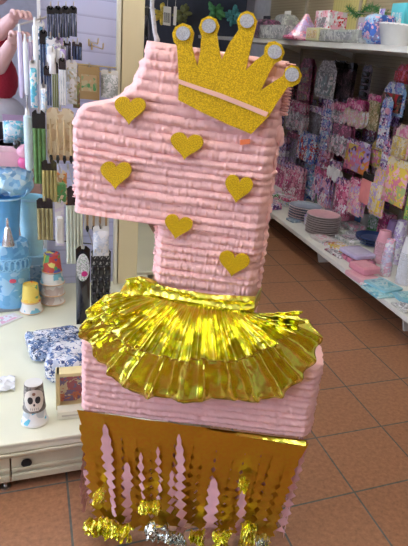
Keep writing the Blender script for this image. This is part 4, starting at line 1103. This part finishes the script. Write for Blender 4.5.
# far end
for k, (u, v, m, lab) in enumerate(((275, 198, prn((WHT, LPINK, GRN), 30), 'white and pink flat pack at the far end of the deck, beside the piñata'), (289, 205, prn(((.4, .55, .4), WHT, LBL), 30), 'white and green flat pack in front of the far pink pack'), (270, 208, P2, 'small lilac flat pack hard against the piñata stem'))):
    box_pack('napkin_pack', lab, u, v, .17, .16, .06, .2 * k - .2, m, P5)
box_pack('napkin_pack', 'thin pink pack lying on the green flat pack', 288, 200, .14, .14, .03, .25, P1, P5, z=RD + .062)
plate_stack(304, 219, .145, 6, slateb, mat('slate_blue_top', (.38, .47, .58), .25, coat=.5), ('slate blue plate in the stack of blue plates at the far end', 'slate blue plate topping the stack of blue plates'), 'stack of slate blue plates', dz=.022)
box_pack('plate_pack', 'flat blue-grey wrapped pack in front of the blue plates', 294, 221, .11, .11, .02, .2, slateb, slateb)
sleeve('cup_sleeve', 'dark green bottle-like cup sleeve behind the pink plates', 317, 212, 9, 22, mat('dark_green', (.03, .10, .05), .3, coat=.4), n=3)
sleeve('cup_sleeve', 'slim lilac cup sleeve behind the stack of pink plates', 329, 215, 10, 26, mat('lilac_cups', (.62, .52, .72), .4), n=5)
plate_stack(321, 233, .135, 9, mat('pink_grey_plate', (.42, .36, .35), .4, var=.1), mat('pink_plate', (.74, .45, .50), .35), ('grey-pink plate in the tall stack of party plates', 'pink plate with a red rim topping the tall plate stack'), 'tall stack of party plates', dz=.0185)
box_pack('plate_pack', 'clear bag of pale plates left of the pink plate stack', 311, 226, .10, .10, .10, .3, prn((WHT, (.6, .62, .7), LIL), 30), P5)
box_pack('plate_pack', 'small white dish pack in front of the pink plate stack', 322, 240, .14, .16, .025, .1, mat('white_dish', (.70, .66, .66), .4), prn((WHT, LPINK), 30))
box_pack('tray_pack', 'clear silver tray pack behind the magazines', 343, 229, .22, .26, .03, .1, prn(((.6, .62, .6), WHT, (.45, .48, .45), (.7, .75, .68)), 30, rough=.12, coat=.6), P11)
box_pack('tray_pack', 'pale grey tray pack right of the silver tray pack', 358, 236, .20, .2, .025, -.1, prn(((.55, .57, .6), WHT, (.4, .42, .45)), 26, rough=.12, coat=.6), P11)
box_pack('carton', 'small pink carton at the back of the deck under the treat bags', 348, 224, .09, .1, .09, .1, mat('rose_carton', (.72, .30, .45), .4), P1, soft=False, cat='carton')
box_pack('carton', 'small blue carton right of the small pink carton', 356, 225, .08, .08, .10, .1, mat('blue_carton', (.12, .3, .7), .4), P12, soft=False, cat='carton')
box_pack('carton', 'small pale grey carton right of the small blue carton', 364, 226, .1, .1, .12, -.1, mat('mint_carton', (.6, .62, .6), .4), P5, soft=False, cat='carton')
# white disc on the tray
P = rd(371, 227); t = thing('round_lid', 'small bright white round lid leaning above the blue trays', 'lid', (P[0], P[1], RD + .0), .4)
b = bm_(); lathe(b, [(.001, 0), (.05, 0), (.052, .003), (.052, .01), (.048, .012), (.001, .012)], 28); o = ob('lid_disc', b, white_plastic, t); o.matrix_local = Matrix.Translation((0, 0, .055)) @ Matrix.Rotation(.75, 4, 'X')
b = bm_(); box(b, (0, .02, .03), (.08, .06, .06), bev=.004); ob('lid_stand', b, P5, t)
box_pack('magazine_pack', 'yellow and white printed pack lying near the deck edge', 341, 249, .16, .22, .022, .12, prn((WHT, YEL, (.6, .6, .65), RED), 18), prn((YEL, WHT, ORG), 20), soft=False)
box_pack('magazine_pack', 'grey and maroon pack lying at the deck edge behind the lilac napkins', 337, 254, .10, .2, .012, .12, prn(((.4, .36, .38), WHT, DPNK), 20), P11, soft=False)
t, P = box_pack('napkin_pack', 'dusky pink pack lying under the lilac napkins', 358, 262, .17, .22, .035, .05, prn((DPNK, PINK, (.4, .2, .3)), 20), P10)
box_pack('napkin_pack', 'lilac square napkin pack lying on the dusky pink pack', 357, 254.5, .19, .22, .03, .12, lilm, mat('lilac_print', (.66, .62, .84), .3, coat=.3), z=RD + .036)
P = rd(372, 243); t = thing('blue_tray', 'royal blue round tray behind the lilac napkins', 'tray', (P[0], P[1], RD))
b = bm_(); r = .14
for k in range(3): lathe(b, [(.001, k * .02), (r * .7, k * .02), (r, .018 + k * .02), (r, .022 + k * .02), (r * .7, .004 + k * .02), (.001, .004 + k * .02)], 36)
ob('tray_body', b, bluem, t); b = bm_(); lathe(b, [(.001, .0445), (r * .68, .0445), (r * .66, .047), (.001, .047)], 30); ob('tray_centre', b, mat('mid_blue', (.16, .22, .5), .3), t)
box_pack('napkin_pack', 'lower rose napkin pack at the deck edge', 361.5, 278, .16, .19, .03, .1, mat('rose_napkin2', (.74, .42, .48), .5), dpinkm)
box_pack('napkin_pack', 'upper rose napkin pack lying on another rose pack', 364, 270.5, .15, .17, .045, .16, mat('rose_napkin', (.70, .30, .38), .5), mat('rose_napkin_top', (.74, .36, .44), .5), z=RD + .031)
sleeve('cup_sleeve', 'rose pink cup sleeve behind the rose napkins', 380, 262, 16, 30, mat('rose_cups', (.70, .34, .42), .4), n=6)
sleeve('cup_sleeve', 'slim white and pink cup sleeve in front of the rose cup sleeve', 384.5, 275, 12, 34, prn((WHT, LPINK, (.6, .55, .75)), 26), n=4)
sleeve('cup_sleeve', 'tall white cup sleeve near the right photo edge', 403, 283, 17, 44, mat('white_cups', (.74, .74, .78), .35), n=7)
sleeve('cup_sleeve', 'tall lilac-grey cup sleeve behind the white one', 394.5, 263, 14, 40, prn(((.6, .55, .72), WHT, LIL), 24), n=7)
sleeve('cup_sleeve', 'purple cup sleeve behind the blue tray', 389, 250, 14, 28, mat('purple_cups', (.40, .25, .52), .4), n=5)
sleeve('cup_sleeve', 'pale pink tall cup sleeve at the right photo edge', 409, 262, 16, 56, mat('palepink_cups', (.74, .52, .58), .4), n=8)
for k, (u, v, wx, wy, hh, m, lab, soft) in enumerate((
    (291, 196, .10, .16, .16, P1, 'pink printed carton at the back of the deck left of the green cup sleeve', False), (305, 199, .10, .14, .14, P12, 'pale blue carton at the back of the deck behind the blue plates', False),
    (337, 214, .12, .16, .14, P2, 'lilac and pink bag at the back of the deck right of the pink plate stack', True), (353, 231, .14, .16, .07, prn((WHT, (.5, .55, .55), LPINK, GRY), 20), 'clear mixed bag behind the lilac napkins', True),
    (376, 232, .12, .12, .16, prn((GRN, (.4, .5, .42), WHT), 20), 'green and white carton at the back behind the blue tray', False), (384, 236, .1, .12, .2, P4, 'magenta carton at the back behind the purple cup sleeve', False),
    (331, 244, .16, .18, .02, prn((WHT, (.5, .48, .5), LPINK), 20), 'thin clear plate pack between the pink plate stack and the printed packs', False), (350, 241, .18, .18, .03, prn(((.62, .65, .62), WHT, (.4, .45, .42)), 16), 'pale green-grey tray pack behind the yellow printed pack', False),
    (367, 283, .12, .10, .012, prn((WHT, LPINK, (.5, .4, .45)), 20), 'thin pale pack at the deck edge in front of the rose napkins', False), (312, 214, .08, .08, .03, P3, 'small lilac pack hidden between clear bag and pink plates', True))):
    box_pack('goods_pack', lab, u, v, wx, wy, hh, .1, m, P5, soft=soft)
aq = prn(((.22, .55, .66), (.4, .7, .76), (.55, .75, .78), (.2, .45, .6)), 22, rough=.2, coat=.4)
box_pack('napkin_pack', 'lower aqua napkin pack at the deck edge', 379, 292, .17, .2, .014, .05, aq, aq)
box_pack('napkin_pack', 'upper aqua napkin pack lying across the lower one', 383, 286, .17, .21, .014, .2, mat('aqua_napkin', (.25, .56, .66), .35, coat=.4), aq, z=RD + .015)
box_pack('napkin_pack', 'aqua napkin pack at the right photo edge', 409, 299, .18, .16, .02, -.1, mat('aqua_napkin2', (.22, .52, .66), .35, coat=.4), aq)
box_pack('tray_pack', 'pale grey ribbed pack at the deck edge by the aqua napkins', 404, 308, .10, .14, .012, .05, prn(((.6, .62, .58), WHT, (.4, .42, .4)), 60, stretch=(.2, 4, 1)), P11, soft=False)

# ---------- things on the top shelf
def sh(u, x=2.02): return on_x(u, 36 + (u - 258) * .05, x)
def top_item(u0, v0, u1, x, kind, name, label, cat, m, m2=None):
    a, c = on_x(u0, 30, x), on_x(u1, 30, x); y = (a[1] + c[1]) / 2; w = abs(a[1] - c[1])
    z1 = float(on_x((u0 + u1) / 2, v0, x)[2]); z0 = SZ + .005
    h = max(.03, z1 - z0); t = thing(name, label, cat, (x, y, z0), -math.pi / 2)
    if kind == 'box':
        b = bm_(); box(b, (0, 0, h / 2), (w, .16, h), bev=.006); ob('carton', b, m, t); b = bm_(); box(b, (0, -.081, h / 2), (w * .7, .002, h * .6)); ob('printed_panel', b, m2 or m, t)
    elif kind == 'bag':
        b = bm_(); squad(b, (0, 0, h / 2), (w, .18, h), .5, .4, 24, 14)
        for q in b.verts: q.co += Vector((1, 1, .5)) * nz(*(q.co * 25 + Vector((u0, 0, 0)))) * .015
        zm = min(q.co.z for q in b.verts)
        for q in b.verts: q.co.z -= zm
        ob('bag', b, m, t); b = bm_(); box(b, (0, 0, h + .01), (w * .5, .004, .05)); ob('header_card', b, m2 or card_w, t)
    elif kind == 'hat':
        b = bm_(); lathe(b, [(w * .5, 0), (w * .48, .01), (w * .3, h * .4), (w * .12, h * .8), (w * .04, h)], 24); ob('hat_cone', b, m, t)
        b = bm_(); tube(b, [(w * .5 * math.cos(k * math.pi / 12), w * .5 * math.sin(k * math.pi / 12), .014) for k in range(25)], .014, 7); ob('hat_trim', b, m2 or m, t)
    elif kind == 'basket':
        b = bm_(); lathe(b, [(w * .36, 0), (w * .5, h), (w * .52, h), (w * .38, -.0 + .004), (.001, .004)], 28); ob('basket_wall', b, m, t)
        b = bm_(); tube(b, [(w * .5 * math.cos(k * math.pi / 12), w * .5 * math.sin(k * math.pi / 12), h) for k in range(25)], .006, 7); ob('rim', b, m2 or m, t)
    return t
greyp = prn(((.42, .44, .46), (.6, .62, .62), (.3, .32, .34)), 24, rough=.2, coat=.4)
top_item(259, 20, 273, 2.06, 'bag', 'party_bag', 'dark maroon bag on the top shelf beside the crown', 'bag', prn(((.12, .05, .1), (.3, .08, .18), BLK), 30), black_pl)
top_item(268, 26, 295, 1.99, 'box', 'tray_pack', 'low grey tray pack along the top shelf edge beside the crown', 'pack', greyp, greyp)
top_item(280, 15, 292, 2.28, 'bag', 'party_bag', 'grey-green bag standing behind the low grey tray pack', 'bag', prn(((.3, .34, .32), GRY, (.5, .52, .5)), 30), card_w)
top_item(297, 14, 314, 2.0, 'hat', 'party_hat', 'pink and lilac cone hat on the top shelf right of the crown', 'hat', prn((LIL, PINK, LPINK, (.4, .3, .5)), 24), P4)
top_item(316, 29, 329, 1.98, 'box', 'flat_pack', 'low yellow-green pack right of the cone hat', 'pack', mat('yellow_green_pack', (.62, .62, .38), .4), P13)
top_item(322, 12, 337, 2.27, 'box', 'gift_carton', 'white and pink carton standing right of the cone hat', 'carton', prn((WHT, LPINK, RED, (.6, .6, .62)), 22), P5)
top_item(330, 31, 370, 1.98, 'box', 'tray_pack', 'long low grey-green pack in the middle of the top shelf', 'pack', prn(((.46, .5, .46), (.6, .62, .6), (.38, .4, .38)), 24, rough=.2, coat=.4), greyp)
top_item(367, 19, 373, 2.12, 'box', 'gift_carton', 'small lilac-grey carton left of the blue figured pack', 'carton', mat('lilac_grey', (.5, .47, .56), .5), P3)
top_item(374, 15, 384.5, 1.98, 'bag', 'party_bag', 'blue and pink bag on the right half of the top shelf', 'bag', prn((BLU, LBL, LPINK, (.2, .2, .4)), 28), P12)
top_item(388, 26, 412, 2.06, 'basket', 'grey_basket', 'pale grey basket at the right end of the top shelf', 'basket', mat('basket_grey', (.52, .53, .53), .4, coat=.3), white_plastic)
top_item(398, 5, 412, 2.3, 'box', 'cyan_carton', 'bright cyan carton behind the pale grey basket', 'carton', mat('cyan_card', (.10, .60, .72), .4), cyanw)
# green garland hung above the shelf, pale slatted board behind
P = on_x(365, 12, 2.62); t = thing('tinsel_garland', 'dark green tinsel garland hanging above the top shelf', 'garland', (P[0], P[1], P[2]))
b = bm_(); rnd = random.Random(9)
for k in range(240):
    s = k / 240; y = .32 * (s - .5) * 2; c = Vector((0, y, -.03 * math.cos(s * 9) + .01))
    d = Vector((rnd.uniform(-1, 1), rnd.uniform(-1, 1), rnd.uniform(-1, 1))).normalized() * .05
    tube(b, [c, c + d], [.003, .001], 4)
ob('tinsel', b, mat('green_tinsel', (.04, .24, .08), .3, metal=.3), t)
b = bm_(); tube(b, [(0, .34, 0), (0, 0, -.01), (0, -.34, .0)], .004, 6); tube(b, [(0, .3, 0), (XB - P[0] - .013, .3, .01)], .003, 6); tube(b, [(0, -.3, 0), (XB - P[0] - .013, -.3, .01)], .003, 6); ob('garland_wire', b, steel, t)
b = bm_(); box(b, (XB - .006, float(on_x(348, 15, XB)[1]), 1.93), (.01, .62, .5)); ob('yellow_slat_board', b, slat_mat('yellow_slats', (.60, .55, .22), (.32, .30, .10), .05, 'Y'), rg, False)

# far back wall display, seen in the slits around the piñata's top
far = thing('back_display', 'dark display board with goods on the far wall behind the piñata top', 'display', (0, 0, 0))
b = bm_(); box(b, (1.75, 8.44, 1.3), (2.3, .06, 2.5)); ob('board', b, mat('dark_board', (.05, .06, .09), .6), far, False)
for k, (u, v, m, lab, cat, nm) in enumerate(((163, 14, YEL, 'gold-green leaf bunch on the far board, left of the crown', 'decoration', 'leaf_bunch'), (182, 14, OLV, 'olive leaf bunch on the far board, behind the left crown tip', 'decoration', 'leaf_bunch'),
        (215, 12, GRN, 'green leaf bunch on the far board, between the crown tips', 'decoration', 'leaf_bunch'), (233, 16, (.1, .4, .4), 'teal leaf bunch on the far board, left of the tallest crown tip', 'decoration', 'leaf_bunch'))):
    P = on_y(u, v, 8.30); t = thing(nm, lab, cat, P)
    b = bm_(); rnd = random.Random(k)
    for q in range(16):
        a = rnd.uniform(0, 6.28); l = rnd.uniform(.07, .14); c = Vector((math.cos(a) * l * .6, rnd.uniform(-.05, .02), math.sin(a) * l * .6))
        squad(b, c, (l, .03, .06), 1, 1, 8, 6, rot=Matrix.Rotation(-a, 3, 'Y'))
    ob('leaves', b, mat('leaf%d' % k, m, .5, var=.3, scale=20), t)
    b = bm_(); tube(b, [(0, .0, 0), (0, .115, 0)], .008, 6); ob('stem', b, dark_metal, t)
for k, u in enumerate((167, 175)):
    P = on_y(u, 16, 6.0); t = thing('price_tag', ('white barcode tag hanging left of the crown' if k == 0 else 'narrow white tag hanging right of the barcode tag'), 'tag', P)
    b = bm_(); box(b, (0, 0, 0), (.075 if k == 0 else .03, .003, .17)); ob('tag_card', b, card_w, t, False)
    if k == 0:
        b = bm_()
        for q in range(9): box(b, (-.028 + q * .007, -.0025, -.015), (.003 if q % 3 else .0045, .001, .09))
        ob('barcode', b, inkb, t, False)
    b = bm_(); tube(b, [(0, 0, .08), (0, 0, 2.9 - float(P[2]))], .002, 5); ob('tag_string', b, white_plastic, t)

# ------------------------------------------------------------------ PERSON reaching up at the left edge
def skin_mesh(verts, edges, radii, root=0, sub=2):
    me = bpy.data.meshes.new('tmp'); me.from_pydata([tuple(float(q) for q in v) for v in verts], edges, [])
    o = bpy.data.objects.new('tmp', me); COL.objects.link(o)
    md = o.modifiers.new('s', 'SKIN'); md.use_smooth_shade = True
    for i, d in enumerate(me.skin_vertices[0].data):
        rr = radii[i]; d.radius = rr if isinstance(rr, tuple) else (rr, rr); d.use_root = (i == root)
    o.modifiers.new('u', 'SUBSURF').levels = sub
    dg = bpy.context.evaluated_depsgraph_get(); dg.update()
    m2 = bpy.data.meshes.new_from_object(o.evaluated_get(dg))
    bpy.data.objects.remove(o); bpy.data.meshes.remove(me)
    return m2
def chain_mesh(chains, extra=None):
    bm = bmesh.new()
    for verts, edges, radii, root in chains:
        m2 = skin_mesh(verts, edges, radii, root); bm.from_mesh(m2); bpy.data.meshes.remove(m2)
    return bm
PY_ = 3.62
tc = on_y(-15, 70, PY_); BX = float(tc[0])
def W(x, y, z): return np.array([BX + x, PY_ + y, z])
hand1 = on_y(14.5, 17, 3.0); hand2 = on_y(13, 42, 2.97)
elb1 = on_y(-2, 33, 3.30); elb2 = on_y(-4, 70, 3.26)
# faces +x and a little towards the camera
shR, shL = W(.05, -.17, 1.43), W(.03, .17, 1.44)
V = [W(0, 0, .95), W(0, 0, 1.10), W(0, 0, 1.28), W(.01, 0, 1.44), W(.02, 0, 1.52), W(.03, 0, 1.58),      # 0..5 pelvis to neck
     shL, elb1, hand1, shR, elb2, hand2,                                                                    # 6..11 arms
     W(0, .09, .90), W(.02, .10, .48), W(-.01, .11, .08), W(.12, .12, .035),                                 # 12..15 left leg
     W(0, -.09, .90), W(.02, -.10, .48), W(-.01, -.11, .08), W(.12, -.12, .035)]                             # 16..19 right leg
E_ = [(0, 1), (1, 2), (2, 3), (3, 4), (4, 5), (3, 6), (6, 7), (7, 8), (3, 9), (9, 10), (10, 11), (0, 12), (12, 13), (13, 14), (14, 15), (0, 16), (16, 17), (17, 18), (18, 19)]
Rr = [(.15, .11), (.13, .10), (.15, .11), (.13, .09), .055, .05, .058, .043, .026, .058, .045, .027, .085, .058, .04, .03, .085, .058, .04, .03]
chains = [(V, E_, Rr, 0)]
def hand_chains(wr, el):
    d = wr - el; d /= np.linalg.norm(d); up = np.array([0, 0, 1.0]); s = np.cross(d, up); s /= np.linalg.norm(s); n = np.cross(s, d)
    out = []
    palm = [wr - d * .01, wr + d * .035, wr + d * .075]; out.append((palm, [(0, 1), (1, 2)], [(.024, .020), (.034, .016), (.036, .013)], 0))
    for k, (o, l) in enumerate(((-.028, .058), (-.009, .07), (.010, .066), (.027, .05))):
        b0 = wr + d * .06 + s * o; b1 = wr + d * .095 + s * o * 1.1; b2 = b1 + d * l * .5 - n * l * .18; b3 = b2 + d * l * .3 - n * l * .42
        out.append(([b0, b1, b2, b3], [(0, 1), (1, 2), (2, 3)], [.0095, .0095, .0085, .0068], 0))
    t0 = wr + d * .02 - s * .024; t1 = t0 + d * .03 - s * .03 - n * .01; t2 = t1 + d * .035 - s * .006 - n * .02
    out.append(([t0, t1, t2], [(0, 1), (1, 2)], [.012, .0105, .008], 0))
    return out
chains += hand_chains(hand1, elb1) + hand_chains(hand2, elb2)
bm = chain_mesh(chains)
# head joined to the neck
hd = W(.05, 0, 1.68); n0_ = len(bm.verts)
squad(bm, hd, (.19, .15, .23), 1, 1, 28, 20)
bm.verts.ensure_lookup_table()
for v in bm.verts[n0_:]:
    q = v.co - Vector(hd)
    if q.z < 0: v.co.x += .012 * (-q.z / .11); v.co.y = hd[1] + q.y * (1 - .28 * (-q.z / .115))
squad(bm, hd + np.array([.100, 0, -.02]), (.045, .03, .05), 1, 1, 12, 8)                       # nose
for s_ in (-1, 1): squad(bm, hd + np.array([.0, s_ * .077, -.01]), (.045, .02, .06), 1, 1, 12, 8)   # ears
skinm = mat('skin', (.66, .40, .38), .55, var=.04)
per = ob('person', bm, skinm, None, True, 180)
tag(per, 'person in a red top at the left edge reaching up with both arms', 'person')
for s_ in (-1, 1):
    b = bm_(); squad(b, hd + np.array([.087, s_ * .032, .012]), (.016, .026, .016), 1, 1, 12, 8); ob('eye', b, mat('eye_dark', (.06, .05, .05), .2), per)
b = bm_(); squad(b, hd + np.array([.092, 0, -.068]), (.016, .05, .014), 1, 1, 14, 8); ob('mouth', b, mat('lip', (.5, .16, .18), .5), per)
b = bm_(); squad(b, hd + np.array([-.022, 0, .03]), (.20, .18, .21), 1, 1, 28, 18)
for v in b.verts: v.co += v.normal * 0 + Vector((nz(*(v.co * 60)), nz(*(v.co * 60 + Vector((3, 3, 3)))), 0)) * .006
ob('hair', b, mat('dark_hair', (.03, .02, .015), .5), per)
def cloth(name, verts, edges, radii, m, root=0):
    m2 = skin_mesh(verts, edges, radii, root); b = bm_(); b.from_mesh(m2); bpy.data.meshes.remove(m2)
    return ob(name, b, m, per, True, 180)
def mix(a, c, t): return a + (c - a) * t
cloth('red_top', [V[1] + np.array([0, 0, -.06]), V[2], V[3], V[6], mix(V[6], V[7], .62), V[9], mix(V[9], V[10], .62), W(.01, 0, 1.50)],
      [(0, 1), (1, 2), (2, 3), (3, 4), (2, 5), (5, 6), (2, 7)], [(.185, .15), (.185, .145), (.15, .11), .075, .064, .075, .066, .075], mat('red_cloth', (.50, .02, .045), .8, bump=.3, bscale=60))
cloth('white_hem', [W(0, 0, .92), W(0, 0, 1.02), W(0, 0, 1.12)], [(0, 1), (1, 2)], [(.225, .19), (.215, .18), (.18, .14)], mat('white_cloth', (.74, .74, .8), .8))
cloth('dark_trousers', [W(0, 0, .97), V[12], V[13], mix(V[13], V[14], .92), V[16], V[17], mix(V[17], V[18], .92)], [(0, 1), (1, 2), (2, 3), (0, 4), (4, 5), (5, 6)], [(.16, .135), .105, .078, .07, .105, .078, .07], mat('dark_cloth', (.03, .02, .03), .8))
for s_ in (1, -1):
    b = bm_(); squad(b, W(.05, s_ * .115, .045), (.27, .10, .09), .7, .7, 20, 12); ob('shoe', b, mat('shoe_black', (.02, .02, .02), .4), per)

# ------------------------------------------------------------------ light and colour
w = bpy.data.worlds.new('daylight'); sc.world = w; w.use_nodes = True
bg = w.node_tree.nodes['Background']; bg.inputs['Color'].default_value = (.66, .76, 1.0, 1); bg.inputs['Strength'].default_value = 4.0
sc.view_settings.view_transform = 'Standard'; sc.view_settings.look = 'None'
sc.view_settings.exposure = 0.55; sc.view_settings.gamma = 1.0; sc.view_settings.use_curve_mapping = False
bpy.context.view_layer.update()
